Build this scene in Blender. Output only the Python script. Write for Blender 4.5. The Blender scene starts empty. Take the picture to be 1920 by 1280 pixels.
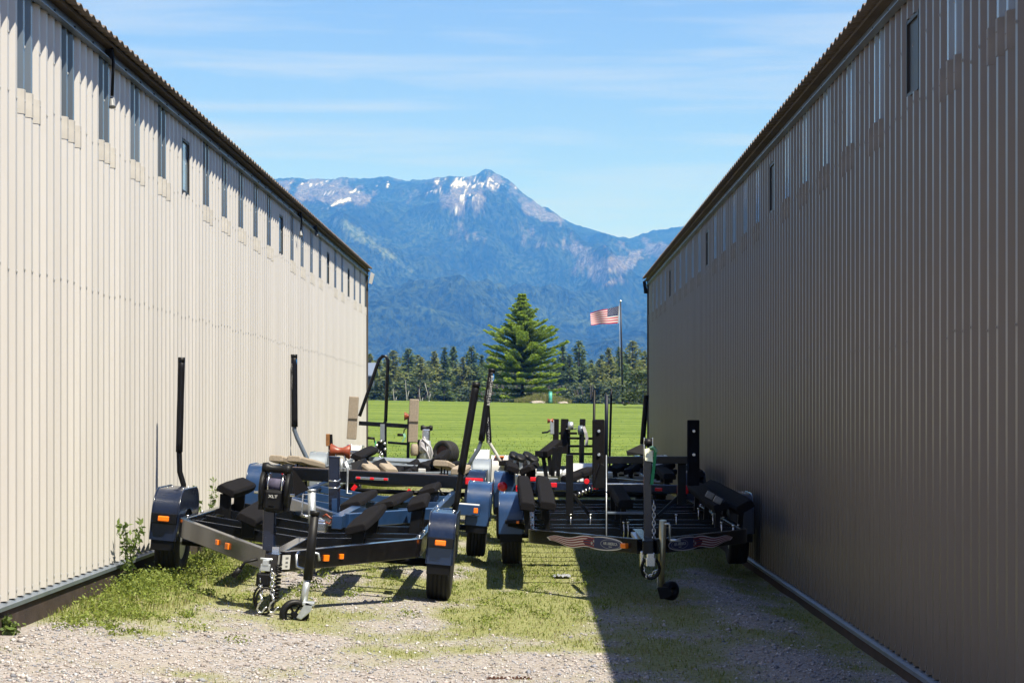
import bpy, bmesh, math, random
import numpy as np
from mathutils import Vector, Matrix, Euler, Quaternion

random.seed(7)
RNG = np.random.default_rng(7)
sc = bpy.context.scene
COL = sc.collection
R = math.radians

# ------------------------------------------------------------------ camera, sky, sun, exposure
F, VX, VY, CH = 3733.0, 999.0, 775.0, 1.59          # focal length (px of a 1920 frame), vanishing point, eye height
cam = bpy.data.cameras.new("camera")
cam.sensor_width = 36.0
cam.lens = 36.0 * F / 1920.0
cam.shift_x = -(VX - 960.0) / 1920.0
cam.shift_y = (VY - 640.0) / 1920.0
cam.clip_start = 0.1
cam.clip_end = 60000.0
camo = bpy.data.objects.new("camera", cam)
camo.location = (0, 0, CH)
camo.rotation_euler = (R(90), 0, 0)
COL.objects.link(camo)
sc.camera = camo

SUN_TO = Vector((0.40, -0.42, 1.0)).normalized()     # direction towards the sun
SUN_EL = math.asin(SUN_TO.z)
SUN_AZ = math.atan2(SUN_TO.x, SUN_TO.y)

world = bpy.data.worlds.new("World")
sc.world = world
world.use_nodes = True
wn, wl = world.node_tree.nodes, world.node_tree.links
wn.clear()
sky = wn.new("ShaderNodeTexSky"); sky.sky_type = 'NISHITA'; sky.sun_disc = False
sky.sun_elevation = SUN_EL; sky.sun_rotation = SUN_AZ
sky.altitude = 900; sky.air_density = 1.0; sky.dust_density = 0.0; sky.ozone_density = 3.0
# thin cirrus streaks
tc = wn.new("ShaderNodeTexCoord")
sep = wn.new("ShaderNodeSeparateXYZ"); wl.new(tc.outputs["Generated"], sep.inputs[0])
mapn = wn.new("ShaderNodeMapping"); mapn.inputs["Scale"].default_value = (2.6, 2.6, 40.0)
mapn.inputs["Rotation"].default_value = (0.0, R(3.0), 0)
wl.new(tc.outputs["Generated"], mapn.inputs[0])
nz = wn.new("ShaderNodeTexNoise"); nz.inputs["Scale"].default_value = 1.6; nz.inputs["Detail"].default_value = 5
nz.inputs["Roughness"].default_value = 0.55; nz.inputs["Distortion"].default_value = 0.35
wl.new(mapn.outputs[0], nz.inputs["Vector"])
ramp = wn.new("ShaderNodeValToRGB")
ramp.color_ramp.elements[0].position = 0.44; ramp.color_ramp.elements[1].position = 0.72
wl.new(nz.outputs["Fac"], ramp.inputs[0])
mulc = wn.new("ShaderNodeMath"); mulc.operation = 'MULTIPLY'; mulc.inputs[1].default_value = 0.80
wl.new(ramp.outputs[0], mulc.inputs[0])
mixc = wn.new("ShaderNodeMixRGB"); mixc.inputs[2].default_value = (4.2, 4.8, 6.0, 1)
tint = wn.new("ShaderNodeMixRGB"); tint.blend_type = 'MULTIPLY'; tint.inputs[0].default_value = 1; tint.inputs[2].default_value = (.80, .84, 1.12, 1)
wl.new(sky.outputs[0], tint.inputs[1])
wl.new(mulc.outputs[0], mixc.inputs[0]); wl.new(tint.outputs[0], mixc.inputs[1])
bg = wn.new("ShaderNodeBackground"); bg.inputs[1].default_value = 0.078
out = wn.new("ShaderNodeOutputWorld")
wl.new(mixc.outputs[0], bg.inputs[0]); wl.new(bg.outputs[0], out.inputs[0])

sun = bpy.data.lights.new("sun", 'SUN'); sun.energy = 5.0; sun.angle = R(0.5); sun.color = (1.0, 0.972, 0.935)
suno = bpy.data.objects.new("sun", sun); COL.objects.link(suno)
suno.rotation_euler = (-SUN_TO).to_track_quat('-Z', 'Y').to_euler(); suno.location = (20, -8, 50)

vs = sc.view_settings
vs.view_transform = 'Standard'; vs.look = 'None'; vs.gamma = 1.0; vs.use_curve_mapping = False
vs.exposure = 1.02
sc.cycles.max_bounces = 6; sc.cycles.diffuse_bounces = 3; sc.cycles.glossy_bounces = 3; sc.cycles.transmission_bounces = 3
sc.cycles.volume_bounces = 0
sc.cycles.use_denoising = True
sc.cycles.caustics_reflective = False; sc.cycles.caustics_refractive = False
sc.cycles.sample_clamp_indirect = 6.0

def W(px, py, d):
    """a photograph pixel at distance d -> world point"""
    return Vector(((px - VX) / F * d, d, CH + (VY - py) / F * d))

# ------------------------------------------------------------------ materials
MATS = {}
ALB = 0.60     # keeps painted and natural surfaces at real-world reflectances under this exposure
BRIGHT = {'amber_lens', 'red_lens', 'bright_zinc', 'galvanised_steel', 'yellow_zinc', 'flag_red', 'flag_white', 'decal_white', 'pale_yellow_tag'}
def nmat(name, color, rough=0.5, metal=0.0, var=0.0, vscale=30.0, bump=0.0, bscale=200.0, coat=0.0, dust=0.0, spec=0.5, dirt=None, streak=False):
    if name in MATS: return MATS[name]
    if name not in BRIGHT: color = tuple(c * ALB for c in color); dirt = tuple(c * ALB for c in (dirt or (.24, .21, .17)))
    m = bpy.data.materials.new(name); m.use_nodes = True
    n, l = m.node_tree.nodes, m.node_tree.links
    b = n["Principled BSDF"]
    b.inputs["Base Color"].default_value = (*color, 1)
    b.inputs["Roughness"].default_value = rough
    b.inputs["Metallic"].default_value = metal
    b.inputs["Specular IOR Level"].default_value = spec
    if coat: b.inputs["Coat Weight"].default_value = coat; b.inputs["Coat Roughness"].default_value = 0.12
    t = n.new("ShaderNodeTexCoord")
    cur = None
    if var or dust:
        nz = n.new("ShaderNodeTexNoise"); nz.inputs["Scale"].default_value = vscale; nz.inputs["Detail"].default_value = 6
        if streak:
            mp = n.new("ShaderNodeMapping"); mp.inputs["Scale"].default_value = (1, 1, .12)
            l.new(t.outputs["Object"], mp.inputs[0]); l.new(mp.outputs[0], nz.inputs["Vector"])
        else:
            l.new(t.outputs["Object"], nz.inputs["Vector"])
        r = n.new("ShaderNodeMapRange"); r.inputs[1].default_value = .3; r.inputs[2].default_value = .7
        r.inputs[3].default_value = 1 - var; r.inputs[4].default_value = 1 + var
        l.new(nz.outputs["Fac"], r.inputs[0])
        mx = n.new("ShaderNodeMixRGB"); mx.blend_type = 'MULTIPLY'; mx.inputs[0].default_value = 1
        mx.inputs[1].default_value = (*color, 1); l.new(r.outputs[0], mx.inputs[2])
        cur = mx.outputs[0]
        if dust:
            nz2 = n.new("ShaderNodeTexNoise"); nz2.inputs["Scale"].default_value = vscale * 2.3; nz2.inputs["Detail"].default_value = 8
            l.new(t.outputs["Object"], nz2.inputs["Vector"])
            r2 = n.new("ShaderNodeMapRange"); r2.inputs[1].default_value = .5; r2.inputs[2].default_value = .8
            r2.inputs[3].default_value = 0; r2.inputs[4].default_value = dust
            l.new(nz2.outputs["Fac"], r2.inputs[0])
            mx2 = n.new("ShaderNodeMixRGB"); l.new(r2.outputs[0], mx2.inputs[0]); l.new(cur, mx2.inputs[1])
            mx2.inputs[2].default_value = (.24, .21, .17, 1) if dirt is None else (*dirt, 1)
            cur = mx2.outputs[0]
            rr = n.new("ShaderNodeMath"); rr.operation = 'ADD'; rr.inputs[1].default_value = rough
            l.new(r2.outputs[0], rr.inputs[0]); l.new(rr.outputs[0], b.inputs["Roughness"])
        l.new(cur, b.inputs["Base Color"])
    if bump:
        nb = n.new("ShaderNodeTexNoise"); nb.inputs["Scale"].default_value = bscale; nb.inputs["Detail"].default_value = 3
        l.new(t.outputs["Object"], nb.inputs["Vector"])
        bp = n.new("ShaderNodeBump"); bp.inputs["Strength"].default_value = bump; bp.inputs["Distance"].default_value = .004
        l.new(nb.outputs["Fac"], bp.inputs["Height"]); l.new(bp.outputs[0], b.inputs["Normal"])
    MATS[name] = m
    return m

def attrmat(name, rough=.8, spec=.3, var=0.0, vscale=20, trans=0.0):
    """colour comes from the mesh's own 'col' attribute (each stone / blade its own colour)"""
    m = bpy.data.materials.new(name); m.use_nodes = True
    n, l = m.node_tree.nodes, m.node_tree.links
    b = n["Principled BSDF"]; b.inputs["Roughness"].default_value = rough; b.inputs["Specular IOR Level"].default_value = spec
    a = n.new("ShaderNodeAttribute"); a.attribute_name = "col"
    sc_ = n.new("ShaderNodeMixRGB"); sc_.blend_type = 'MULTIPLY'; sc_.inputs[0].default_value = 1; sc_.inputs[2].default_value = (ALB, ALB, ALB, 1)
    l.new(a.outputs["Color"], sc_.inputs[1]); l.new(sc_.outputs[0], b.inputs["Base Color"])
    if trans:
        tr = n.new("ShaderNodeBsdfTranslucent"); l.new(sc_.outputs[0], tr.inputs[0])
        mx = n.new("ShaderNodeMixShader"); mx.inputs[0].default_value = trans
        l.new(b.outputs[0], mx.inputs[1]); l.new(tr.outputs[0], mx.inputs[2])
        l.new(mx.outputs[0], n["Material Output"].inputs[0])
    MATS[name] = m
    return m

navy    = nmat("navy_paint", (.007, .016, .048), .24, 0, .18, 9, coat=.35, dust=.05)
blue    = nmat("blue_paint", (.020, .062, .170), .30, 0, .18, 9, coat=.3, dust=.08)
black   = nmat("black_paint", (.006, .007, .010), .24, 0, .25, 12, coat=.0, dust=.02, spec=.35)
blackm  = nmat("black_matt", (.006, .006, .007), .5, 0, .25, 20, dust=.02, spec=.22)
bronze  = nmat("bronze_black_paint", (.010, .009, .010), .2, 0, .2, 10, coat=.6, dust=.06)
galv    = nmat("galvanised_steel", (.52, .55, .57), .42, .75, .14, 40, dust=.08)
chrome  = nmat("bright_zinc", (.66, .67, .68), .22, .95, .1, 60)
alu     = nmat("aluminium_deck", (.34, .39, .45), .5, .3, .12, 8, dust=.10)
rubber  = nmat("tyre_rubber", (.011, .011, .012), .78, 0, .25, 40, bump=.25, bscale=120, dust=.12)
rubclean= nmat("black_rubber", (.009, .009, .010), .5, 0, .2, 40, spec=.25)
carpet  = nmat("black_carpet", (.019, .018, .020), .95, 0, .35, 90, bump=.9, bscale=420, spec=.05, dust=.035)
beige   = nmat("beige_carpet", (.50, .42, .33), .95, 0, .16, 60, bump=.8, bscale=380, spec=.1, dust=.10)
sleeve  = nmat("pole_sleeve", (.009, .009, .012), .45, 0, .2, 20, dust=.02, spec=.25)
steelgr = nmat("grey_painted_steel", (.20, .25, .32), .42, .3, .12, 20, dust=.08)
white   = nmat("white_paint", (.78, .78, .76), .35, 0, .06, 8, dust=.10)
whitep  = nmat("white_sticker", (.80, .80, .78), .6, 0, .03, 30)
amber   = nmat("amber_lens", (.95, .20, .008), .22, 0, .06, 80, coat=.5)
red     = nmat("red_lens", (.62, .012, .018), .18, 0, .12, 80, coat=.5)
redroll = nmat("red_brown_polymer", (.36, .075, .030), .4, 0, .12, 14)
wood    = nmat("stained_wood", (.38, .17, .05), .6, 0, .25, 24)
green   = nmat("green_strap", (.05, .50, .20), .6, 0, .1, 40)
bluelogo= nmat("blue_print", (.01, .25, .72), .5)
navyp   = nmat("navy_print", (.025, .04, .17), .4)
redp    = nmat("red_print", (.40, .03, .035), .4)
timber  = nmat("dark_treated_timber", (.055, .032, .022), .85, 0, .35, 5, bump=.6, bscale=60, dust=.15)
flash   = nmat("galvanised_flashing", (.36, .43, .52), .36, .55, .12, 6, dust=.10)
darkgap = nmat("dark_interior", (.012, .012, .014), .8)
grey_p  = nmat("grey_plastic", (.30, .31, .32), .5, 0, .1, 30)
straw   = nmat("pale_strap", (.62, .60, .64), .8, 0, .15, 60)
tag_y   = nmat("pale_yellow_tag", (.85, .86, .66), .6, 0, .05, 30)
rust    = nmat("rusty_iron", (.11, .048, .030), .9, 0, .4, 60, bump=.8, bscale=150)
teal    = nmat("teal_plastic", (.10, .52, .42), .5, 0, .08, 6)
bark    = nmat("bark", (.06, .045, .035), .95, 0, .35, 6, bump=.6, bscale=20)
deadw   = nmat("dead_white_wood", (.62, .60, .56), .9, 0, .15, 6)
polem   = nmat("dark_bronze_pole", (.030, .027, .026), .4, .5, .1, 5)

# ------------------------------------------------------------------ mesh building
class MB:
    def __init__(s): s.v = []; s.f = []; s.sm = []
    def add(s, vs, fs, smooth=False):
        o = len(s.v); s.v += [Vector(v) for v in vs]
        s.f += [[i + o for i in f] for f in fs]; s.sm += [smooth] * len(fs); return s
    def box(s, c, size, rot=None):
        c = Vector(c); hx, hy, hz = [q / 2 for q in size]
        vs = [Vector((x, y, z)) for x in (-hx, hx) for y in (-hy, hy) for z in (-hz, hz)]
        if rot is not None: vs = [rot @ v for v in vs]
        return s.add([v + c for v in vs], [(0, 1, 3, 2), (4, 6, 7, 5), (0, 4, 5, 1), (2, 3, 7, 6), (0, 2, 6, 4), (1, 5, 7, 3)])
    def beam(s, a, b, w, h, up=(0, 0, 1), taper=1.0):
        a, b = Vector(a), Vector(b); d = (b - a).normalized(); up = Vector(up)
        x = d.cross(up)
        if x.length < 1e-4: x = d.cross(Vector((0, 1, 0)))
        x.normalize(); u = x.cross(d)
        vs = []
        for p, k in ((a, 1), (b, taper)):
            for sx, su in ((-1, -1), (1, -1), (1, 1), (-1, 1)): vs.append(p + x * (sx * w / 2 * k) + u * (su * h / 2 * k))
        return s.add(vs, [(0, 1, 2, 3), (7, 6, 5, 4), (0, 4, 5, 1), (1, 5, 6, 2), (2, 6, 7, 3), (3, 7, 4, 0)])
    def tube(s, pts, r, seg=10, caps=True):
        pts = [Vector(p) for p in pts]; n = len(pts)
        rr = r if isinstance(r, (list, tuple)) else [r] * n
        prev = None; vs = []
        for i, p in enumerate(pts):
            d = (pts[min(i + 1, n - 1)] - pts[max(i - 1, 0)]).normalized()
            if prev is None:
                x = d.cross(Vector((0, 0, 1)))
                if x.length < .05: x = d.cross(Vector((0, 1, 0)))
            else:
                x = prev - d * prev.dot(d)
            x.normalize(); prev = x; y = d.cross(x)
            for k in range(seg):
                a = 2 * math.pi * k / seg
                vs.append(p + (x * math.cos(a) + y * math.sin(a)) * rr[i])
        fs = [(i * seg + k, i * seg + (k + 1) % seg, (i + 1) * seg + (k + 1) % seg, (i + 1) * seg + k) for i in range(n - 1) for k in range(seg)]
        s.add(vs, fs, True)
        if caps:
            o = len(s.v) - len(vs)
            s.f += [[o + k for k in range(seg)][::-1], [o + (n - 1) * seg + k for k in range(seg)]]; s.sm += [False, False]
        return s
    def lathe(s, c, axis, prof, seg=32, closed=False):
        """prof: list of (distance along axis, radius)"""
        c = Vector(c); ax = Vector(axis).normalized()
        x = ax.cross(Vector((0, 0, 1)))
        if x.length < .05: x = Vector((1, 0, 0))
        x.normalize(); y = ax.cross(x); vs = []
        for t, r in prof:
            for k in range(seg):
                a = 2 * math.pi * k / seg
                vs.append(c + ax * t + (x * math.cos(a) + y * math.sin(a)) * r)
        n = len(prof)
        fs = [(i * seg + k, i * seg + (k + 1) % seg, ((i + 1) % n) * seg + (k + 1) % seg, ((i + 1) % n) * seg + k) for i in range(n if closed else n - 1) for k in range(seg)]
        s.add(vs, fs, True)
        if not closed:
            o = len(s.v) - len(vs)
            s.f += [[o + k for k in range(seg)][::-1], [o + (n - 1) * seg + k for k in range(seg)]]; s.sm += [False, False]
        return s
    def prism(s, poly, vec):
        """poly: list of 3D points (planar), extruded by vec"""
        p = [Vector(q) for q in poly]; v = Vector(vec); n = len(p)
        return s.add(p + [q + v for q in p], [list(range(n))[::-1], list(range(n, 2 * n))] + [(i, (i + 1) % n, n + (i + 1) % n, n + i) for i in range(n)])
    def strip(s, pts, wvec, th=None):
        """sheet along a polyline, widened by wvec"""
        p = [Vector(q) for q in pts]; w = Vector(wvec); n = len(p)
        return s.add(p + [q + w for q in p], [(i, i + 1, n + i + 1, n + i) for i in range(n - 1)])
    def mesh(s, name, off=None):
        me = bpy.data.meshes.new(name)
        vs = s.v if off is None else [off @ v for v in s.v]
        me.from_pydata([tuple(v) for v in vs], [], s.f)
        me.polygons.foreach_set("use_smooth", s.sm)
        bm = bmesh.new(); bm.from_mesh(me); bmesh.ops.recalc_face_normals(bm, faces=bm.faces); bm.to_mesh(me); bm.free()
        me.update(); return me

def link(o, parent=None):
    COL.objects.link(o)
    if parent is not None: o.parent = parent
    return o
def tag(o, label=None, cat=None, group=None, kind=None):
    if label: o["label"] = label
    if cat: o["category"] = cat
    if group: o["group"] = group
    if kind: o["kind"] = kind
    return o
def obj(name, mb, mat, parent=None, bevel=0.0, off=None):
    me = mb.mesh(name, off) if isinstance(mb, MB) else mb
    if not me.materials: me.materials.append(mat)
    o = link(bpy.data.objects.new(name, me), parent)
    if bevel:
        b = o.modifiers.new("bevel", 'BEVEL'); b.width = bevel; b.segments = 2; b.limit_method = 'ANGLE'; b.angle_limit = R(40)
    return o
def empty(name, loc, label, cat, group=None, rot=(0, 0, 0)):
    o = bpy.data.objects.new(name, None); o.location = loc; o.rotation_euler = rot; o.empty_display_size = .2
    link(o); return tag(o, label, cat, group)
def np_mesh(name, verts, faces, mat, col=None, k=3):
    """verts (n,3), faces (m,k) numpy; col (n,3) point colours"""
    me = bpy.data.meshes.new(name)
    n, m = len(verts), len(faces)
    me.vertices.add(n); me.vertices.foreach_set("co", np.asarray(verts, np.float32).ravel())
    me.loops.add(m * k); me.loops.foreach_set("vertex_index", np.asarray(faces, np.int32).ravel())
    me.polygons.add(m); me.polygons.foreach_set("loop_start", np.arange(0, m * k, k, dtype=np.int32))
    me.polygons.foreach_set("loop_total", np.full(m, k, np.int32))
    me.update(calc_edges=True)
    if col is not None:
        a = me.attributes.new("col", 'FLOAT_COLOR', 'POINT')
        c = np.ones((n, 4), np.float32); c[:, :3] = col; a.data.foreach_set("color", c.ravel())
    me.materials.append(mat)
    return me

# value noise for patches that both the ground colour and the scattered blades follow
_perm = RNG.random((256, 256))
def vnoise(x, y):
    xi = np.floor(x).astype(int); yi = np.floor(y).astype(int); fx = x - xi; fy = y - yi
    fx = fx * fx * (3 - 2 * fx); fy = fy * fy * (3 - 2 * fy)
    g = lambda a, b: _perm[a % 256, b % 256]
    return (g(xi, yi) * (1 - fx) + g(xi + 1, yi) * fx) * (1 - fy) + (g(xi, yi + 1) * (1 - fx) + g(xi + 1, yi + 1) * fx) * fy
def fbm(x, y, o=4):
    s = 0; a = .5; t = 0
    for i in range(o): s = s + a * vnoise(x * 2 ** i + 17.3 * i, y * 2 ** i + 9.1 * i); t += a; a *= .5
    return s / t
def sstep(a, b, x):
    t = np.clip((x - a) / (b - a), 0, 1); return t * t * (3 - 2 * t)

# ------------------------------------------------------------------ ground
XL, XR = -3.35, 2.37            # wall planes
def ground_z(x, y):
    x = np.asarray(x, float); y = np.asarray(y, float)
    near = 1 - sstep(42, 60, y)
    z = near * (0.087 * np.clip(-0.5 - x, 0, 2.9) - .035 * sstep(-3.0, -3.3, x) - .075 * sstep(1.6, 2.25, x))
    rise = sstep(40, 190, y)
    z = z + rise * (2.6 - 0.016 * np.clip(x, -60, 60)) * (1 - .8 * sstep(196, 270, y))
    z = z + .03 * (fbm(x * .8 + 40, y * .8 + 11, 3) - .5) * (1 - sstep(60, 100, y))
    return z
def gz(x, y): return float(ground_z(np.array([x]), np.array([y]))[0])
def grass_mask(x, y):
    n = fbm(x * 1.15 + 5, y * .62 + 3, 4) * .55 + fbm(x * 3.6 + 31, y * 2.4 + 7, 4) * .45
    p = np.full_like(n, .425)
    p = p + .15 * sstep(12.4, 14.6, y)
    p = p + .30 * sstep(-2.1, -2.9, x) * sstep(12.2, 14.0, y)
    p = p + .22 * np.exp(-((x + .05) / .62) ** 2) * sstep(12.5, 15.0, y)
    p = p + .17 * sstep(.3, .9, x)
    p = p - .16 * np.exp(-((x - 1.75) / .35) ** 2)
    p = p + .10 * sstep(18, 22, y) - .10 * np.exp(-((y - 44) / 4) ** 2)
    lawn = sstep(45.5, 48.5, y + 2 * (n - .5))
    return np.clip(np.maximum(sstep(-.02, .30, n - (1 - p) + .06), lawn), 0, 1)

xs = np.concatenate([[-9000, -4000, -1500, -600, -250, -120, -60, -30, -18, -12, -8], np.arange(-5.0, 5.01, .10), [7, 10, 14, 20, 32, 60, 120, 250, 600, 1500, 4000, 9000]])
ys = np.concatenate([[-400, -100, -30, -8, 0, 5, 8], np.arange(9.0, 32, .12), np.arange(32, 60, .5), np.arange(60, 300, 4), [320, 360, 420, 500, 700, 1000, 1600, 2500, 4000, 7000, 12000, 20000]])
gx, gy = np.meshgrid(xs, ys)
gzv = ground_z(gx, gy)
nx, ny = len(xs), len(ys)
gv = np.stack([gx.ravel(), gy.ravel(), gzv.ravel()], 1)
ii, jj = np.meshgrid(np.arange(nx - 1), np.arange(ny - 1)); q = (jj * nx + ii).ravel()
gf = np.stack([q, q + 1, q + 1 + nx, q + nx], 1)

gm = bpy.data.materials.new("gravel_and_grass"); gm.use_nodes = True
n, l = gm.node_tree.nodes, gm.node_tree.links
b = n["Principled BSDF"]; b.inputs["Roughness"].default_value = .95; b.inputs["Specular IOR Level"].default_value = .15
at = n.new("ShaderNodeAttribute"); at.attribute_name = "col"
tcg = n.new("ShaderNodeTexCoord")
vor = n.new("ShaderNodeTexVoronoi"); vor.inputs["Scale"].default_value = 58; l.new(tcg.outputs["Object"], vor.inputs["Vector"])
hs = n.new("ShaderNodeSeparateColor"); l.new(vor.outputs["Color"], hs.inputs[0])
cr = n.new("ShaderNodeValToRGB"); e = cr.color_ramp.elements
e[0].position = 0; e[0].color = (.25, .215, .19, 1); e[1].position = 1; e[1].color = (.64, .61, .60, 1)
for pos, c in ((.3, (.43, .37, .33, 1)), (.55, (.53, .47, .44, 1)), (.8, (.44, .44, .48, 1))):
    k = e.new(pos); k.color = c
l.new(hs.outputs[0], cr.inputs[0])
# fine soil tint
ns = n.new("ShaderNodeTexNoise"); ns.inputs["Scale"].default_value = 1.7; ns.inputs["Detail"].default_value = 7; l.new(tcg.outputs["Object"], ns.inputs["Vector"])
soil = n.new("ShaderNodeMixRGB"); soil.inputs[2].default_value = (.47, .42, .37, 1)
mr = n.new("ShaderNodeMapRange"); mr.inputs[1].default_value = .42; mr.inputs[2].default_value = .68; mr.inputs[4].default_value = .7
l.new(ns.outputs["Fac"], mr.inputs[0]); l.new(mr.outputs[0], soil.inputs[0]); l.new(cr.outputs[0], soil.inputs[1])
# grass colour of thin cover
ng = n.new("ShaderNodeTexNoise"); ng.inputs["Scale"].default_value = 24; ng.inputs["Detail"].default_value = 6; l.new(tcg.outputs["Object"], ng.inputs["Vector"])
cg = n.new("ShaderNodeValToRGB"); e = cg.color_ramp.elements
e[0].position = .3; e[0].color = (.15, .19, .04, 1); e[1].position = .72; e[1].color = (.45, .42, .19, 1)
k = e.new(.5); k.color = (.30, .33, .08, 1)
l.new(ng.outputs["Fac"], cg.inputs[0])
sepc = n.new("ShaderNodeSeparateColor"); l.new(at.outputs["Color"], sepc.inputs[0])
mg = n.new("ShaderNodeMixRGB"); l.new(sepc.outputs[0], mg.inputs[0]); l.new(soil.outputs[0], mg.inputs[1]); l.new(cg.outputs[0], mg.inputs[2])
# mown lawn with mowing swaths
mpl = n.new("ShaderNodeMapping"); mpl.inputs["Scale"].default_value = (.05, .55, 1); mpl.inputs["Rotation"].default_value = (0, 0, R(1.5)); l.new(tcg.outputs["Object"], mpl.inputs[0])
nl = n.new("ShaderNodeTexNoise"); nl.inputs["Scale"].default_value = 1.0; nl.inputs["Detail"].default_value = 4; nl.inputs["Roughness"].default_value = .65; l.new(mpl.outputs[0], nl.inputs["Vector"])
nl2 = n.new("ShaderNodeTexNoise"); nl2.inputs["Scale"].default_value = 2.6; nl2.inputs["Detail"].default_value = 8; nl2.inputs["Roughness"].default_value = .75; l.new(tcg.outputs["Object"], nl2.inputs["Vector"])
addl = n.new("ShaderNodeMath"); addl.operation = 'MULTIPLY_ADD'; addl.inputs[1].default_value = .55
l.new(nl2.outputs["Fac"], addl.inputs[0]); 
hl = n.new("ShaderNodeMath"); hl.operation = 'MULTIPLY'; hl.inputs[1].default_value = .45; l.new(nl.outputs["Fac"], hl.inputs[0]); l.new(hl.outputs[0], addl.inputs[2])
cl = n.new("ShaderNodeValToRGB"); e = cl.color_ramp.elements
e[0].position = .41; e[0].color = (.110, .180, .022, 1); e[1].position = .59; e[1].color = (.270, .350, .062, 1)
l.new(addl.outputs[0], cl.inputs[0])
ml = n.new("ShaderNodeMixRGB"); l.new(sepc.outputs[1], ml.inputs[0]); l.new(mg.outputs[0], ml.inputs[1]); l.new(cl.outputs[0], ml.inputs[2])
galb = n.new("ShaderNodeMixRGB"); galb.blend_type = 'MULTIPLY'; galb.inputs[0].default_value = 1; galb.inputs[2].default_value = (ALB, ALB, ALB, 1)
l.new(ml.outputs[0], galb.inputs[1]); l.new(galb.outputs[0], b.inputs["Base Color"])
bpn = n.new("ShaderNodeBump"); bpn.inputs["Strength"].default_value = .7; bpn.inputs["Distance"].default_value = .012
l.new(vor.outputs["Distance"], bpn.inputs["Height"]); l.new(bpn.outputs[0], b.inputs["Normal"])

gmask = grass_mask(gx.ravel(), gy.ravel())
lawnm = sstep(46, 49, gy.ravel())
gme = np_mesh("ground", gv, gf, gm, np.stack([gmask * .85, lawnm, np.zeros_like(lawnm)], 1), 4)
gme.polygons.foreach_set("use_smooth", np.ones(len(gf), bool))
ground = link(bpy.data.objects.new("ground", gme)); tag(ground, "gravel yard with patchy grass running out to a mown lawn", kind="structure")

# loose stones
NS = 62000
sx = RNG.uniform(-3.2, 2.3, NS); sy = 9.3 + (RNG.random(NS) ** 1.8) * 13
keep = (grass_mask(sx, sy) < .25 + .75 * RNG.random(NS) ** 2); sx, sy = sx[keep], sy[keep]; NS = len(sx)
rad = np.clip(RNG.lognormal(-5.0, .45, NS), .003, .026)
octv = np.array([(1, 0, 0), (0, 1, 0), (-1, 0, 0), (0, -1, 0), (0, 0, .75), (.25, .1, -.5)])
octf = np.array([(0, 1, 4), (1, 2, 4), (2, 3, 4), (3, 0, 4), (1, 0, 5), (2, 1, 5), (3, 2, 5), (0, 3, 5)])
ang = RNG.uniform(0, 6.283, NS); ca, sa = np.cos(ang), np.sin(ang)
jit = RNG.uniform(.6, 1.25, (NS, 6, 3)); pv = octv[None] * jit
pv[..., 0] *= RNG.uniform(.8, 1.5, (NS, 1))
pxr = pv[..., 0] * ca[:, None] - pv[..., 1] * sa[:, None]; pyr = pv[..., 0] * sa[:, None] + pv[..., 1] * ca[:, None]
sv = np.stack([sx[:, None] + pxr * rad[:, None], sy[:, None] + pyr * rad[:, None], (ground_z(sx, sy) + rad * .18)[:, None] + pv[..., 2] * rad[:, None]], 2)
pal = np.array([(.62, .58, .57), (.54, .48, .46), (.47, .48, .52), (.72, .70, .70), (.38, .33, .30), (.60, .52, .50), (.33, .34, .39), (.66, .60, .57)])
scol = pal[RNG.integers(0, len(pal), NS)] * RNG.uniform(.75, 1.2, (NS, 1))
stone_m = attrmat("gravel_stone", .9, .25)
sme = np_mesh("gravel", sv.reshape(-1, 3), (octf[None] + (np.arange(NS) * 6)[:, None, None]).reshape(-1, 3), stone_m, np.repeat(scol, 6, 0))
tag(link(bpy.data.objects.new("gravel", sme)), "loose grey and pinkish gravel stones strewn over the yard", "gravel", kind="stuff")

# grass blades
def blades(name, x, y, h, w, cols, label, lean=.55, z=None):
    N = len(x); a = RNG.uniform(0, 6.283, N); la = RNG.uniform(0, 6.283, N); ln = RNG.random(N) * lean * h
    z0 = ground_z(x, y) - .004 if z is None else z
    bx, by = np.cos(a) * w / 2, np.sin(a) * w / 2
    mx_, my_ = np.cos(la) * ln * .35, np.sin(la) * ln * .35
    v = np.zeros((N, 5, 3))
    v[:, 0] = np.stack([x - bx, y - by, z0], 1); v[:, 1] = np.stack([x + bx, y + by, z0], 1)
    v[:, 2] = np.stack([x + bx * .8 + mx_, y + by * .8 + my_, z0 + h * .58], 1); v[:, 3] = np.stack([x - bx * .8 + mx_, y - by * .8 + my_, z0 + h * .58], 1)
    v[:, 4] = np.stack([x + np.cos(la) * ln, y + np.sin(la) * ln, z0 + h], 1)
    f = np.array([(0, 1, 2), (0, 2, 3), (3, 2, 4)])
    me = np_mesh(name, v.reshape(-1, 3), (f[None] + (np.arange(N) * 5)[:, None, None]).reshape(-1, 3), MATS["grass_blade"], np.repeat(cols, 5, 0))
    return tag(link(bpy.data.objects.new(name, me)), label, "grass", kind="stuff")
attrmat("grass_blade", .7, .25, trans=.35)
def grass_cols(N, dry):
    g = np.array([(.29, .34, .055), (.36, .40, .08), (.22, .29, .05)])[RNG.integers(0, 3, N)]
    d = np.array([(.46, .40, .19), (.40, .37, .15), (.52, .46, .28)])[RNG.integers(0, 3, N)]
    t = (RNG.random(N) < dry)[:, None]
    return np.where(t, d, g) * RNG.uniform(.75, 1.2, (N, 1))
NB = 300000
bx_ = RNG.uniform(-3.3, 2.3, NB); by_ = 9.6 + (RNG.random(NB) ** 1.35) * 30
mk = grass_mask(bx_, by_); kp = RNG.random(NB) < mk * .62 + .015; bx_, by_, mk = bx_[kp], by_[kp], mk[kp]
tall = .5 + .9 * sstep(-2.3, -3.0, bx_) + .5 * fbm(bx_ * 1.4, by_ * 1.4, 3)
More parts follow.
